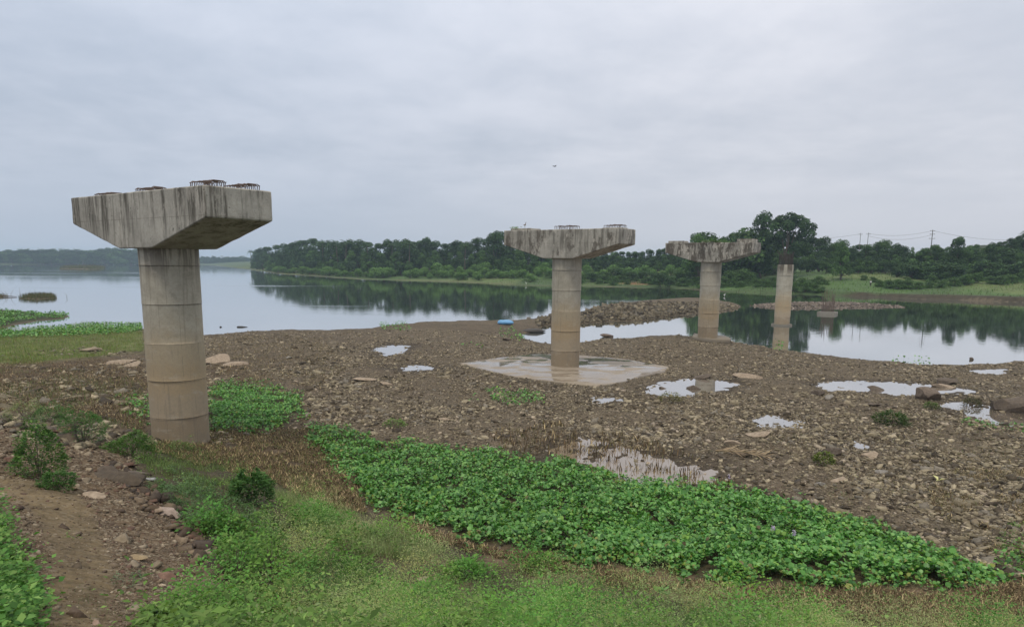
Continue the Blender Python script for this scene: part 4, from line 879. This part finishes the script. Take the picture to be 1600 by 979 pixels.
x, y, z = hit(790, 507); o = blob_mesh('plastic_bundle', [(-1, .12), (-.95, .26), (-.7, .36), (-.3, .40), (.2, .38), (.6, .36), (.9, .25), (1.0, .1)], simple('blue_plastic', (.13, .33, .58), .45, 0, .25, 4), (x, y, z + .22), -.08, 1, .95, 3, .09)
tag(o, 'light blue plastic bundle lying on the stony shore', 'plastic bundle')
x, y, z = hit(832, 519); o = blob_mesh('bank_shadow', [(-1.5, .03), (-1.2, .3), (-.5, .55), (.4, .6), (1.1, .4), (1.6, .05)], WOOD_SHADOW, (x, y, max(z, 0) + .1), .2, 1, .55, 7, .05)  # dark solid added in place of the shadow beneath the overhanging bank
tag(o, 'dark shape for the shadow under the bank edge at the tip of the channel', 'bank shadow')
for a, b, L, lab in ((378, 511, .62, 'dark log floating near the shore right of the nearest pier'), (345, 511, .13, 'tiny dark stump in the water beside the floating log')):
    x, y = at(a, b, 0); o = blob_mesh('driftwood', [(-L, .03), (-L * .8, .12), (0, .13), (L * .6, .07), (L * 1.1, .02)], WOOD_SHADOW, (x, y, .02), .05, 1, 1, 3, .1); tag(o, lab, 'driftwood')
# reeds on the mud islets
def reeds(P, n, L, lab, twigs, name='reed_patch'):
    A = Acc(); P_ = np.array(P); c = P_.mean(0); lo, hi = P_.min(0), P_.max(0); x = rng.uniform(lo[0], hi[0], n); y = rng.uniform(lo[1], hi[1], n); k = sdist(x, y, P) > .0; x, y = x[k], y[k]; n_ = len(x)
    r = thing(name, lab, 'reeds', (c[0], c[1], 0))
    blades(A, x - c[0], y - c[1], ground(x, y), rng.uniform(*L, n_) * (1.1 - .5 * np.hypot((x - c[0]) / (hi[0] - lo[0]), (y - c[1]) / (hi[1] - lo[1]))), pal(n_, [(.10, .11, .05), (.15, .13, .075), (.07, .065, .04), (.09, .12, .045)]), .3); A.build('blades', DRY, r)
    if twigs:
        for q in range(twigs):
            A = Acc()
            tx, ty = rng.uniform(lo[0] - 7, hi[0] + 2) - c[0], rng.uniform(lo[1], hi[1]) - c[1]
            A.tube([(tx, ty, -.1), (tx + rng.normal(0, .2), ty, .6), (tx + rng.normal(0, .4), ty, rng.uniform(1, 2))], [.05, .03, .01], 4); A.build('twig', BARK, r)
        A = Acc(); A.tube([(lo[0] - c[0] - 4, 0, .1), (lo[0] - c[0] - 1, .5, .22), (lo[0] - c[0] + 2, .3, .1)], [.1, .14, .05], 5)
        A.build('branch', BARK, r)
reeds(REED, 5200, (.35, 1.1), 'tuft of brown reeds with bare twigs in the water at left', 9)
reeds(REED2, 1400, (.3, .8), 'small reed tuft at the left edge of the photo', 0)
reeds(ISLE, 22000, (1.0, 3.0), 'long low grassy islet far out, left of the nearest pier', 0, 'reed_islet')

# ------------------------------------------------------------------ far bank trees
DT = [(0.044, 0.084, 0.036), (0.058, 0.113, 0.042), (0.029, 0.059, 0.027), (0.078, 0.143, 0.053)]
MT = [(0.075, 0.144, 0.045), (0.1, 0.18, 0.055), (0.056, 0.108, 0.038)]
LG = [(0.112, 0.21, 0.06), (0.138, 0.246, 0.07), (0.088, 0.168, 0.05)]
def lobes_of(rg, n, w_, h0, h1, base):
    L = []
    for k in range(n):
        a = rg.uniform(0, 6.283); t = rg.uniform(0, 1); zz = h0 + (h1 - h0) * t; rr = w_ * (1 - .55 * t ** 1.6) * rg.uniform(.25, .75); L.append((rr * math.cos(a), rr * math.sin(a), zz, base * rg.uniform(.6, 1.25)))
    return L
def crown(name, lobes, nq, size, C_, parent, seed, squash=.75, up=.25):
    rg = np.random.default_rng(seed); L = np.array(lobes); wgt = L[:, 3] ** 2; q = rg.choice(len(L), nq, p=wgt / wgt.sum())
    d = rg.normal(0, 1, (nq, 3)); d[:, 2] += up; d /= np.linalg.norm(d, axis=1)[:, None]
    rad = L[q, 3] * (rg.uniform(.35, 1.0, nq) ** .45) * (.75 + .5 * fbm(d[:, 0] * 2 + q, d[:, 1] * 2 + d[:, 2] * 2, seed, 3))
    P = L[q, :3] + d * rad[:, None] * np.array([1, 1, squash])
    nn = d + rg.normal(0, .55, (nq, 3)); nn[:, 2] += .35; nn /= np.linalg.norm(nn, axis=1)[:, None]
    t = np.cross(nn, rg.normal(0, 1, (nq, 3))); t /= np.linalg.norm(t, axis=1)[:, None]; b = np.cross(nn, t)
    s = (size * rg.uniform(.5, 1.25, nq))[:, None]; V = np.stack([P - t * s * .5, P + b * s * .32 + nn * s * .08, P + t * s * .5, P - b * s * .32 + nn * s * .08], 1).reshape(-1, 3)
    cc = np.array(C_)[rg.integers(0, len(C_), nq)] * rg.uniform(.75, 1.25, (nq, 1)) * (.6 + .85 * rg.uniform(0, 1, len(L)))[q][:, None]
    return mesh_np(name, V, np.arange(nq * 4).reshape(-1, 4), LEAF, parent, cc)
def trunk(parent, h, r0, lobes, seed, fork=.35):
    A = Acc(); rg = np.random.default_rng(seed); b = np.array([rg.normal(0, .04 * h), rg.normal(0, .04 * h), h * fork])
    A.tube([(0, 0, -.6), (b[0] * .4, b[1] * .2, h * fork * .5), b], [r0 * 1.25, r0, r0 * .8], 8)
    for L in sorted(lobes, key=lambda q: -q[3])[:9]:
        p = np.array(L[:3]); A.tube([b, b * .45 + p * .55 + np.array([0, 0, -.05 * h]), p], [r0 * .6, r0 * .36, r0 * .1], 5)
    return A.build('trunk', BARK, parent, smooth=True)
PROT = {}
def proto(key, name, cat, mk): PROT[key] = (name, cat, mk)
def mk_tree(seed, w_, h0, nl, base, nq, size, C_, name, cat):
    def f():
        rg = np.random.default_rng(seed); L = lobes_of(rg, nl, w_, h0, .92, base); r = thing(name, 'x', cat)
        crown('crown', L, nq, size, C_, r, seed); trunk(r, 1.0, .028, L, seed, max(.12, h0 * .55)); return r
    return f
for k in range(6): proto('t%d' % k, 'tree', 'tree', mk_tree(200 + k, (.30, .36, .28, .40, .33, .26)[k], (.22, .16, .3, .15, .2, .16)[k], (32, 38, 29, 42, 35, 32)[k], .118, 6800, .038, (DT, DT, MT, DT, MT, DT)[k], 'tree', 'tree'))
for k in range(3): proto('s%d' % k, 'shrub', 'shrub', mk_tree(300 + k, .62, .2, 26, .22, 2200, .08, (MT, DT, LG)[k], 'shrub', 'shrub'))
for k in range(2): proto('f%d' % k, 'tree', 'tree', mk_tree(330 + k, .5, .2, 28, .18, 2600, .07, (DT, MT)[k], 'tree', 'tree'))
def mk_palm(seed):
    def f():
        rg = np.random.default_rng(seed); r = thing('palm_tree', 'x', 'palm tree'); A = Acc()
        A.tube([(0, 0, -.05), (.01, 0, .4), (.03, .01, .8), (.035, .01, .86)], [.02, .013, .011, .011], 6); A.build('trunk', BARK, r)
        A = Acc(); 
        for q in range(17):
            a = q * 2.4; el = rg.uniform(-.3, 1.1); L = rg.uniform(.2, .27); t = np.linspace(.08, 1, 12)
            rr = L * t * math.cos(el * .8); zz = L * t * math.sin(el) - L * .75 * t ** 2 * (1 - el * .35); cx, cy = .035 + rr * math.cos(a), .01 + rr * math.sin(a)
            for sgn in (1, -1):
                A.stamp(leafT(.17, .0)[0], LF4, np.column_stack([cx, cy, .86 + zz]), rots(12, yaw=np.full(12, a - math.pi / 2 + sgn * .85), tilt=np.full(12, -.45)), .085 * (1.15 - .6 * t), pal(12, DT, .2))
            A.tube(np.column_stack([cx, cy, .86 + zz])[::3], .0025, 3, DT[0], False)
        A.build('fronds', LEAF, r); return r
    return f
proto('p0', 'palm_tree', 'palm tree', mk_palm(1)); proto('p1', 'palm_tree', 'palm tree', mk_palm(2))
USED = {}
def plant(key, x, y, h, lab, grp=None, wide=1.0, zoff=-.15):
    name, cat, mk = PROT[key]
    if key not in USED: USED[key] = o = mk()
    else: o = copy_tree(USED[key])
    o.location = (x, y, float(ground(x, y)) + zoff); o.rotation_euler = (0, 0, random.uniform(0, 6.283)); o.scale = (h * wide, h * wide, h)
    o['label'] = lab
    if grp: o['group'] = grp
    elif 'group' in o: del o['group']
    return o
SKY = np.array([(300, 402), (385, 399), (392, 394), (402, 390), (415, 386), (440, 381), (455, 376), (480, 375), (500, 373), (560, 374), (600, 378), (625, 376), (648, 374), (668, 370), (685, 377), (698, 381), (712, 375), (735, 378), (750, 372),
                (762, 366), (778, 364), (795, 368), (820, 375), (860, 388), (910, 393), (940, 392), (1000, 393), (1030, 390), (1050, 386), (1080, 376), (1092, 360), (1105, 364), (1120, 370), (1140, 365), (1155, 360), (1170, 357), (1260, 362), (1280, 369), (1300, 373),
                (1325, 383), (1345, 374), (1362, 378), (1385, 376), (1400, 376), (1412, 384), (1440, 392), (1480, 390), (1540, 388), (1560, 378), (1580, 370), (1620, 360), (1750, 350)])
def shore_d(px):
    for d in np.arange(120, 1500, 3.0):
        x, y = far(px, d)
        if sdist(np.array([x]), np.array([y]), BANK)[0] > 0: return d
    return 1300.
def top_h(px, py_top, x, y):                              # height a tree at x, y needs to reach a picture height
    dx, dy, dz = ray(px, py_top); return CAM_H + dz * (math.hypot(x, y) / math.hypot(dx, dy)) - float(ground(x, y))
n_t = 0
def row(p0, p1, inland, kh, keys, lab, grp, wid=.55, jit=.12, hmin=3.0, wide=1.0, ylim=None):
    global n_t; p = p0
    while p < p1:
        d = shore_d(p) + inland * (1 + random.uniform(-.1, .15)); x, y = far(p, d); yt = np.interp(p, SKY[:, 0], SKY[:, 1]) - (1.5 if kh == 1.0 else 0)
        h = max(top_h(p, yt, x, y) * kh * (1 + random.uniform(-jit, jit * .5)), hmin)
        plant(random.choice(keys), x, y, h, lab, grp, wide * random.uniform(.9, 1.2)); n_t += 1
        p += max(h * wid * FOC / d, 2.0) * random.uniform(.8, 1.2)
G1 = 'trees in the wood along the far bank'
row(402, 640, 60, 1.0, ['t0', 't1', 't3', 't5'], 'dark tree in the wood on the far bank, left of the second pier', G1, .30, .07)
row(400, 640, 46, .72, ['t2', 't4', 't1'], 'dark tree in the wood on the far bank, left of the second pier', G1, .6)
row(640, 850, 86, 1.0, ['t0', 't1', 't3', 't5'], 'dark tree in the wood on the far bank, left of the second pier', G1, .30, .07)
row(640, 860, 70, .70, ['t2', 't4', 't1'], 'dark tree in the wood on the far bank, left of the second pier', G1, .62)
row(396, 640, 36, .42, ['f0', 'f1', 't2'], 'low bushy tree at the foot of the wood, left of the second pier', G1, .7)
row(640, 860, 58, .45, ['f0', 'f1', 't4'], 'low bushy tree at the foot of the wood, left of the second pier', G1, .7)
row(860, 1160, 74, .55, ['f0', 'f1'], 'low bushy tree on the far bank between the second and third piers', G1, .8)
row(1160, 1410, 70, .42, ['f0', 'f1', 's1'], 'low bushy tree at the front of the green bank wood, right of the third pier', G1, .6)
row(850, 1150, 104, 1.0, ['t0', 't1', 't2', 't5'], 'dark tree on the far bank between the second and third piers', G1, .34, .08)
row(860, 1170, 86, .8, ['t4', 't1', 't3'], 'dark tree on the far bank between the second and third piers', G1, .75)
row(1150, 1415, 96, 1.0, ['t3', 't1', 't4'], 'dark bushy tree at the top of the green bank, right of the third pier', G1, .36)
row(1160, 1410, 80, .68, ['t3', 't1', 't2'], 'dark bushy tree at the top of the green bank, right of the third pier', G1, .6)
row(1540, 1680, 90, 1.0, ['t3', 't1'], 'dark tree in the tall mass at the right edge', G1, .55)
row(1530, 1680, 76, .62, ['t3', 't1', 't4'], 'dark tree in the tall mass at the right edge', G1, .6)
def special(key, px, d, ytop, lab, wide=1.0): x, y = far(px, d); return plant(key, x, y, top_h(px, ytop, x, y), lab, None, wide)
special('t5', 1190, 268, 331, 'tall slender tree left of the big spreading tree', .7)
# the big spreading tree: its own crown, with gaps
x, y = far(1232, 262); H_ = top_h(1232, 333, x, y)
r = thing('tree', 'big spreading tree rising above the others behind the capless pier', 'tree', (x, y, float(ground(x, y)) - .2)); rg = np.random.default_rng(4)
LB = [(-4.6, 1.5, .84, 2.2), (1, 2, .84, 2.4), (3.6, -2, .82, 2.2), (-2, -2.5, .82, 2.3), (-5, 2, .58, 2.4), (0, 3, .60, 2.6), (5, 2.5, .62, 2.4), (2, -2, .50, 2.6), (-5.5, 0, .80, 2.0), (-3.2, 1, .90, 2.3), (-.5, -1, .93, 2.5), (2.4, 0, .90, 2.4), (5.0, 1, .86, 2.2), (7.3, 0, .80, 1.8), (6.8, -1, .70, 1.7), (4.2, 0, .72, 1.9), (-6.6, .5, .66, 1.8), (-4.0, -1, .68, 1.9), (-1.5, 0, .76, 2.0), (1.2, 1, .68, 1.7), (-3, 2, .52, 1.9), (3.2, 1.5, .55, 2.1), (8, 0, .60, 1.4), (-6, 0, .48, 2.0), (6, 0, .45, 2.2), (0, 0, .42, 2.0)]
LB = [(a, b, c * H_, e) for a, b, c, e in LB]; crown('crown', LB, 16000, .62, DT, r, 77, .85); trunk(r, H_, .42, LB, 8, .3)
for p_, k_, yt_ in ((1098, 'f1', 364), (1118, 'f0', 370), (1138, 'f1', 366), (1158, 'f0', 359), (1174, 'f1', 357)): special(k_, p_, 268, yt_, 'bushy tree top showing just above the third pier cap', 1.0)['group'] = 'bushy trees behind the third pier cap'
special('t4', 1315, 250, 371, 'narrow tree at the right shoulder of the big spreading tree', .8)
special('t2', 1092, 255, 361, 'small leafy tree showing just above the third pier cap', .8)
special('t0', 1492, 268, 367, 'round crowned tree standing alone on the earth slope', .8); special('t2', 1511, 268, 380, 'small tree just right of the round crowned tree', .8)
special('t5', 1548, 262, 379, 'small dark tree on the skyline near the right edge', .8); special('t2', 1423, 275, 383, 'small bare looking tree on the skyline left of the utility pole', .5)
special('t4', 1441, 272, 385, 'flat topped pale tree on the skyline close to the utility pole', 1.4); special('t4', 1463, 280, 380, 'wide pale tree just right of the utility pole', 1.3)
special('t5', 776, 330, 362, 'tall rounded tree just left of the second pier cap', .9); special('t0', 666, 400, 368, 'taller tree standing out of the wood left of the second pier', .7)
special('p0', 1603, 300, 352, 'palm tree at the right edge of the photo', 1.3); special('p1', 392, 800, 388, 'thin palm at the left tip of the far bank wood', 1.0)
for k, p in enumerate((505, 528, 540, 575, 612, 726, 640)): special('p%d' % (k % 2), p, shore_d(p) + 48, np.interp(p, SKY[:, 0], SKY[:, 1]) - 2, 'palm poking out of the wood on the far bank', 1.0)['group'] = 'palms in the far bank wood'
# shrubs in front
G2 = 'shrubs along the far bank'
def shrubs(lst, key, lab, d0, wide=1.1):
    for (p, b, hp) in lst:
        x, y, z = hit(p, b, 100); d = math.hypot(x, y)
        plant(key, x, y, hp * d / FOC, lab, G2, wide)
shrubs([(430, 424, 12), (445, 424, 15), (458, 424, 14), (470, 424, 15), (485, 425, 12), (540, 428, 11), (555, 428, 12)], 's2', 'pale green shrub at the water edge of the wood, far left part', 0)
def brush(p0, p1, step, key, lab, i0, i1, h0, h1, wide):
    p = p0
    while p < p1:
        x, y = far(p, shore_d(p) + random.uniform(i0, i1)); plant(key, x, y, random.uniform(h0, h1), lab, G2, wide * random.uniform(.8, 1.2), -.3); p += step * random.uniform(.6, 1.4)
brush(600, 890, 9, 's2', 'light green shrub on the grassy bank left of the second pier', 14, 44, 2.2, 4.6, 1.5)
brush(420, 600, 9, 's2', 'pale green shrub at the water edge of the wood, far left part', 12, 26, 2.5, 5, 1.5)
brush(905, 1135, 10, 's0', 'mid green shrub on the bank between the second and third piers', 6, 30, 1.8, 3.8, 1.5)
brush(1130, 1300, 11, 's0', 'mid green shrub on the green bank behind the third and fourth piers', 5, 26, 1.3, 3.0, 1.6)
brush(1405, 1640, 8, 's1', 'dark shrub covering the red earth slope at right', 44, 84, 3.0, 6.0, 1.5)
brush(1405, 1640, 15, 's0', 'mid green shrub covering the red earth slope at right', 30, 60, 1.6, 3.4, 1.6)
brush(1120, 1260, 24, 's1', 'dark shrub on the green bank behind the third and fourth piers', 24, 50, 2.0, 4.0, 1.5)
shrubs([(665, 432, 14), (685, 432, 20), (700, 433, 18), (720, 431, 14), (740, 430, 16), (757, 431, 20), (775, 429, 16), (795, 428, 18), (815, 428, 17), (835, 427, 16), (850, 427, 16), (655, 431, 9), (875, 428, 12)], 's2', 'light green shrub on the grassy bank left of the second pier', 0, 1.3)
shrubs([(735, 433, 9), (750, 434, 9), (765, 434, 8), (640, 428, 12), (620, 427, 12), (600, 425, 14), (580, 425, 12), (850, 425, 17), (862, 423, 22), (520, 425, 14), (500, 424, 13)], 's1', 'dark shrub on the bank left of the second pier', 0, 1.3)
shrubs([(p_, 434 + random.uniform(-6, 6), random.uniform(10, 17)) for p_ in range(905, 1100, 13)], 's2', 'pale green shrub on the bank between the second and third piers', 0, 1.3)
shrubs([(925, 440, 15), (945, 441, 18), (962, 440, 22), (985, 441, 18), (1005, 442, 19), (1022, 444, 20), (1032, 448, 24), (1046, 449, 17), (1062, 444, 20), (1078, 442, 18), (1000, 430, 14), (975, 430, 12), (935, 428, 14)], 's1', 'dark green shrub on the bank between the second and third piers', 0, 1.2)
shrubs([(1140, 446, 22), (1155, 447, 26), (1168, 446, 20), (1182, 449, 14), (1196, 449, 12), (1240, 455, 14), (1258, 456, 16), (1275, 457, 14), (1145, 437, 20), (1170, 436, 16), (1268, 450, 10), (1285, 456, 8)], 's0', 'mid green shrub on the green bank behind the third and fourth piers', 0, 1.2)
shrubs([(1375, 448, 10), (1390, 450, 12), (1405, 451, 13), (1420, 451, 12), (1436, 451, 10), (1452, 450, 10), (1470, 449, 11), (1490, 447, 12), (1505, 445, 14), (1520, 442, 14), (1535, 438, 12), (1350, 438, 8), (1365, 441, 8)], 's0', 'mid green shrub in the reedy hollow right of the rusty bars', 0, 1.6)
hs = []
for k in range(75):
    p = random.uniform(1408, 1640); hs.append((p, random.uniform(393, 436), random.uniform(9, 17)))
shrubs(hs[:45], 's1', 'dark shrub covering the red earth slope at right', 0, 1.5); shrubs(hs[45:], 's0', 'mid green shrub covering the red earth slope at right', 0, 1.3)
# far left wood
G3 = 'trees of the hazy wood across the river at far left'
for p0, p1, d, yt, st in ((-40, 225, 1300, 390, 4.2), (-40, 225, 1275, 396, 5.5), (306, 400, 1600, 401, 4.0), (306, 385, 1560, 404, 5)):
    p = p0
    while p < p1:
        x, y = far(p, d + random.uniform(0, 30)); bump_ = 4 * math.exp(-((p - 178) / 22) ** 2) if yt < 397 else 0
        plant(random.choice(['f0', 'f1', 't3']), x, y, top_h(p, yt - bump_ + random.uniform(-1.2, 2.0), x, y), 'hazy blue green tree in the distant wood across the river at left', G3, random.uniform(1.2, 1.6)); n_t += 1; p += st * random.uniform(.8, 1.25)
for p in (33, 41, 64, 81, 86, 99, 104, 120, 335, 348, 380): special('p%d' % (p % 2), p, 1310 if p < 300 else 1600, 386.5 if p < 300 else 398.5, 'tiny palm silhouette on the skyline of the distant wood', 1.3)['group'] = 'palms in the distant wood'
print('trees', n_t)
# grass texture of the far bank
A = Acc(); n = 60000; u_ = rng.uniform(-.42, .86, n); dd = np.exp(rng.uniform(math.log(150), math.log(640), n)); x = u_ * dd / np.sqrt(1 + u_ ** 2); y = dd / np.sqrt(1 + u_ ** 2)
e = sdist(x, y, BANK); k = (e > .5) & (e < 70) & (fbm(x * .08, y * .08, 121, 3) > .36); x, y, e = x[k], y[k], e[k]; z = ground(x, y); n = len(x)
nearw = e < 6; c = pal(n, [(.105, .22, .055), (.08, .155, .045), (.14, .25, .07), (.14, .18, .065)], .2); c *= (.55 + .9 * fbm(x * .06, y * .06, 133, 4))[:, None]; c[nearw] = pal(nearw.sum(), [(.08, .065, .04), (.06, .075, .03), (.11, .10, .05)])
blades(A, x, y, z - .02, rng.uniform(.25, .85, n) * np.where(nearw, .8, 1), c, .5, True)
V = A; V.build('bank_grass', LEAF)['kind'] = 'stuff'

# ------------------------------------------------------------------ utility poles and wires
POLE = simple('weathered_pole', (.16, .15, .14), .7, 0, .2, 6)
def pole(px, d, ytop, lab, arms, r0=.14):
    x, y = far(px, d); g = float(ground(x, y)); H = top_h(px, ytop, x, y); r = thing('utility_pole', lab, 'utility pole', (x, y, g)); A = Acc()
    A.tube([(0, 0, -.3), (0, 0, H)], [r0, r0 * .6], 8); A.build('post', POLE, r)
    for (zz, w_) in arms:
        A = Acc(); A.tube([(-w_, 0, H - zz), (w_, 0, H - zz)], .07, 6)
        for q in (-w_ * .9, 0, w_ * .9): A.tube([(q, 0, H - zz), (q, 0, H - zz + .25)], [.07, .04], 6)
        A.build('crossarm', POLE, r)
    return r, (x, y, g + H)
_, q0 = pole(1341, 300, 364, 'thin utility pole above the trees, left one of the pair', [(.5, .7)])
_, q1 = pole(1353, 300, 363.5, 'thin utility pole above the trees, right one of the pair', [(.5, .7)])
r, q2 = pole(1452.5, 290, 359, 'tall utility pole with cross arms on the right skyline', [(.4, .8), (1.5, .9), (3.0, 1.1)], .2)
A = Acc(); A.tube([(-.55, -.3, q2[2] * 0 + 4.2), (-.55, -.3, 5.4)], .38, 8); A.build('transformer', POLE, r)
A = Acc()
for q in (-.6, .6): A.tube([(q, .25, -.2), (q * .4, .1, 6.5)], .06, 5)
A.build('stay', POLE, r)
def wire(a, b, sag, lab):
    t = np.linspace(0, 1, 15)[:, None]; P = np.array(a) * (1 - t) + np.array(b) * t; P[:, 2] -= sag * 4 * t[:, 0] * (1 - t[:, 0]) + .3; A = Acc(); A.tube(P, .035, 4); tag(A.build('power_line', POLE), lab, 'power line')
x, y = far(1240, 330); wire(q0, (x, y, top_h(1240, 371, x, y) + float(ground(x, y))), .8, 'thin overhead wire running left from the pair of poles')
wire(q1, q2, 1.2, 'upper overhead wire between the pair of poles and the tall pole'); wire((q1[0], q1[1], q1[2] - .9), (q2[0], q2[1], q2[2] - 1.4), 1.5, 'lower overhead wire between the pair of poles and the tall pole')
x, y = far(1620, 320); wire(q2, (x, y, top_h(1620, 372, x, y) + float(ground(x, y))), 1.5, 'overhead wire running right from the tall pole')

# ------------------------------------------------------------------ person, birds
def skin_fig(name, J, E_, rad, mat, parent, sub=2):
    me = bpy.data.meshes.new(name); me.from_pydata(J, E_, []); o = bpy.data.objects.new(name, me); C.objects.link(o); o.parent = parent
    m_ = o.modifiers.new('skin', 'SKIN'); 
    for v, r_ in zip(me.skin_vertices[0].data, rad): v.radius = (r_, r_) if np.isscalar(r_) else r_
    me.skin_vertices[0].data[0].use_root = True
    if sub: s_ = o.modifiers.new('sub', 'SUBSURF'); s_.levels = s_.render_levels = sub
    me.materials.append(mat); return o
x, y, z = hit(1360, 447, 100)
r = thing('person', 'person in a white shirt and dark trousers standing on the green bank', 'person', (x, y, z), math.radians(20))
J = [(0, 0, .95), (0, 0, 1.2), (0, 0, 1.42), (0, 0, 1.52), (0, -.02, 1.64), (0, 0, 1.74), (.19, 0, 1.40), (.25, 0, 1.12), (.26, -.08, .88), (-.19, 0, 1.40), (-.25, 0, 1.12), (-.26, -.08, .88), (.10, 0, .88), (.12, 0, .48), (.12, .02, .08), (.12, -.14, .04), (-.10, 0, .88), (-.12, 0, .48), (-.12, .02, .08), (-.12, -.14, .04)]
E_ = [(0, 1), (1, 2), (2, 3), (3, 4), (4, 5), (2, 6), (6, 7), (7, 8), (2, 9), (9, 10), (10, 11), (0, 12), (12, 13), (13, 14), (14, 15), (0, 16), (16, 17), (17, 18), (18, 19)]
skin_fig('body', J, E_, [.14, .13, .12, .06, .10, .085, .06, .045, .035, .06, .045, .035, .09, .065, .045, .035, .09, .065, .045, .035], simple('skin', (.16, .09, .06), .6), r)
skin_fig('shirt', [(0, 0, .92), (0, 0, 1.2), (0, 0, 1.43), (.2, 0, 1.40), (.26, 0, 1.15), (-.2, 0, 1.40), (-.26, 0, 1.15)], [(0, 1), (1, 2), (2, 3), (3, 4), (2, 5), (5, 6)], [.18, .175, .15, .09, .075, .09, .075], simple('white_cloth', (.75, .76, .78), .8, 0, .05), r)
skin_fig('trousers', [(0, 0, .98), (.11, 0, .86), (.125, 0, .48), (.125, .01, .14), (-.11, 0, .86), (-.125, 0, .48), (-.125, .01, .14)], [(0, 1), (1, 2), (2, 3), (0, 4), (4, 5), (5, 6)], [.165, .115, .085, .065, .115, .085, .065], simple('dark_cloth', (.03, .03, .04), .8), r)
skin_fig('hair', [(0, .02, 1.70), (0, .01, 1.76)], [(0, 1)], [.095, .07], simple('black_hair', (.015, .012, .01), .7), r)
WH = simple('white_feathers', (.78, .78, .76), .8, 0, .05); DKF = simple('dark_feathers', (.05, .05, .055), .8)
def bird(x, y, z, lab, mat, s=1.0, rz=0.0, name='egret', flying=False, cat='egret'):
    r = thing(name, lab, cat, (x, y, z), rz, None, s)
    if flying:
        skin_fig('body', [(-.22, 0, 0), (-.05, 0, 0), (.12, 0, .01), (.2, 0, .03), (.26, 0, .02)], [(0, 1), (1, 2), (2, 3), (3, 4)], [.02, .06, .05, .035, .008], mat, r, 1)
        for sgn in (1, -1):
            A = Acc(); V_ = np.array([(.06, sgn * .03, .02), (.1, sgn * .25, .12), (.02, sgn * .5, .06), (-.06, sgn * .3, .1), (-.08, sgn * .03, .015)])
            A.add(np.vstack([V_, V_ - (0, 0, .012)]), np.array([(0, 1, 3, 4), (5, 9, 8, 6)])); A.add(np.vstack([V_, V_ - (0, 0, .012)]), np.array([(1, 2, 3), (6, 8, 7)])); A.build('wing', mat, r)
    else:
        skin_fig('body', [(-.28, 0, .42), (-.1, 0, .48), (.08, 0, .5), (.16, 0, .6), (.12, 0, .72), (.19, 0, .8), (.34, 0, .78), (-.02, .04, .4), (0, .04, .2), (-.01, .04, 0), (-.02, -.04, .4), (0, -.04, .2), (-.01, -.04, 0)],
                 [(0, 1), (1, 2), (2, 3), (3, 4), (4, 5), (5, 6), (1, 7), (7, 8), (8, 9), (1, 10), (10, 11), (11, 12)], [.02, .1, .09, .035, .025, .035, .006, .02, .01, .012, .02, .01, .012], mat, r, 1)
for a, b, lab, s in ((822, 444.5, 'white egret at the water edge just left of the second pier', 1.2), (943, 443, 'white egret at the water edge just right of the second pier', 1.3), (1049, 415, 'white egret among the shrubs under the third pier cap', 1.5), (1132, 463, 'white egret standing near the tip of the stone bar', 1.0)):
    x, y, z = hit(a, b, 60); bird(x, y, max(z, -.02) - .02, lab, WH, s, random.uniform(0, 3))
x, y = far(864, 90); dx, dy, dz = ray(864, 260); bird(x, y, CAM_H + 90 * dz / math.hypot(dx, dy), 'small dark bird flying in the sky above the second pier', DKF, 1.0, .6, 'flying_bird', True, 'bird')
c = P0 + STEP; q = stb(-3.3, -.3); bird(c[0] + q[0], c[1] + q[1], COLTOP[1] + CT + .16, 'small bird perched on the left end of the second pier cap', simple('brown_feathers', (.16, .13, .1), .8), .55, .8, 'perched_bird', False, 'bird')
q = stb(-4.0, -.5); r = thing('leafy_plant', 'small weed growing on the left end of the second pier cap', 'plant', (c[0] + q[0], c[1] + q[1], COLTOP[1] + CT)); A = Acc(); n_ = 70
sprigs(A, rng.normal(0, .14, n_), rng.normal(0, .14, n_), np.zeros(n_), rng.uniform(.1, .32, n_), 6, np.full(n_, .09), pal(n_, WD)); A.build('foliage', LEAF, r)
c = P0 + STEP * 2; q = stb(.5, -.9); r = thing('leafy_plant', 'trailing weeds growing on top of the third pier cap', 'plant', (c[0] + q[0], c[1] + q[1], COLTOP[2] + CT)); A = Acc(); n_ = 160
sprigs(A, rng.normal(0, .8, n_), rng.normal(0, .25, n_), np.zeros(n_), rng.uniform(.1, .45, n_), 6, np.full(n_, .11), pal(n_, DG)); A.build('foliage', LEAF, r)

# ------------------------------------------------------------------ the air between
bm = bmesh.new(); bmesh.ops.create_cube(bm, size=1.0)
for v in bm.verts: v.co = (v.co.x * 9600, 1727 + v.co.y * 3560, 20.5 + v.co.z * 49)
me = bpy.data.meshes.new('haze'); bm.to_mesh(me); bm.free(); hz = bpy.data.objects.new('haze', me); C.objects.link(hz); hz['kind'] = 'stuff'
hm, t = new_mat('haze'); me.materials.append(hm)
pv = t.n('ShaderNodeVolumePrincipled', {'Color': (.62, .80, 1.0, 1), 'Density': .00021, 'Anisotropy': .2}); t.n('ShaderNodeOutputMaterial', {'Volume': pv})
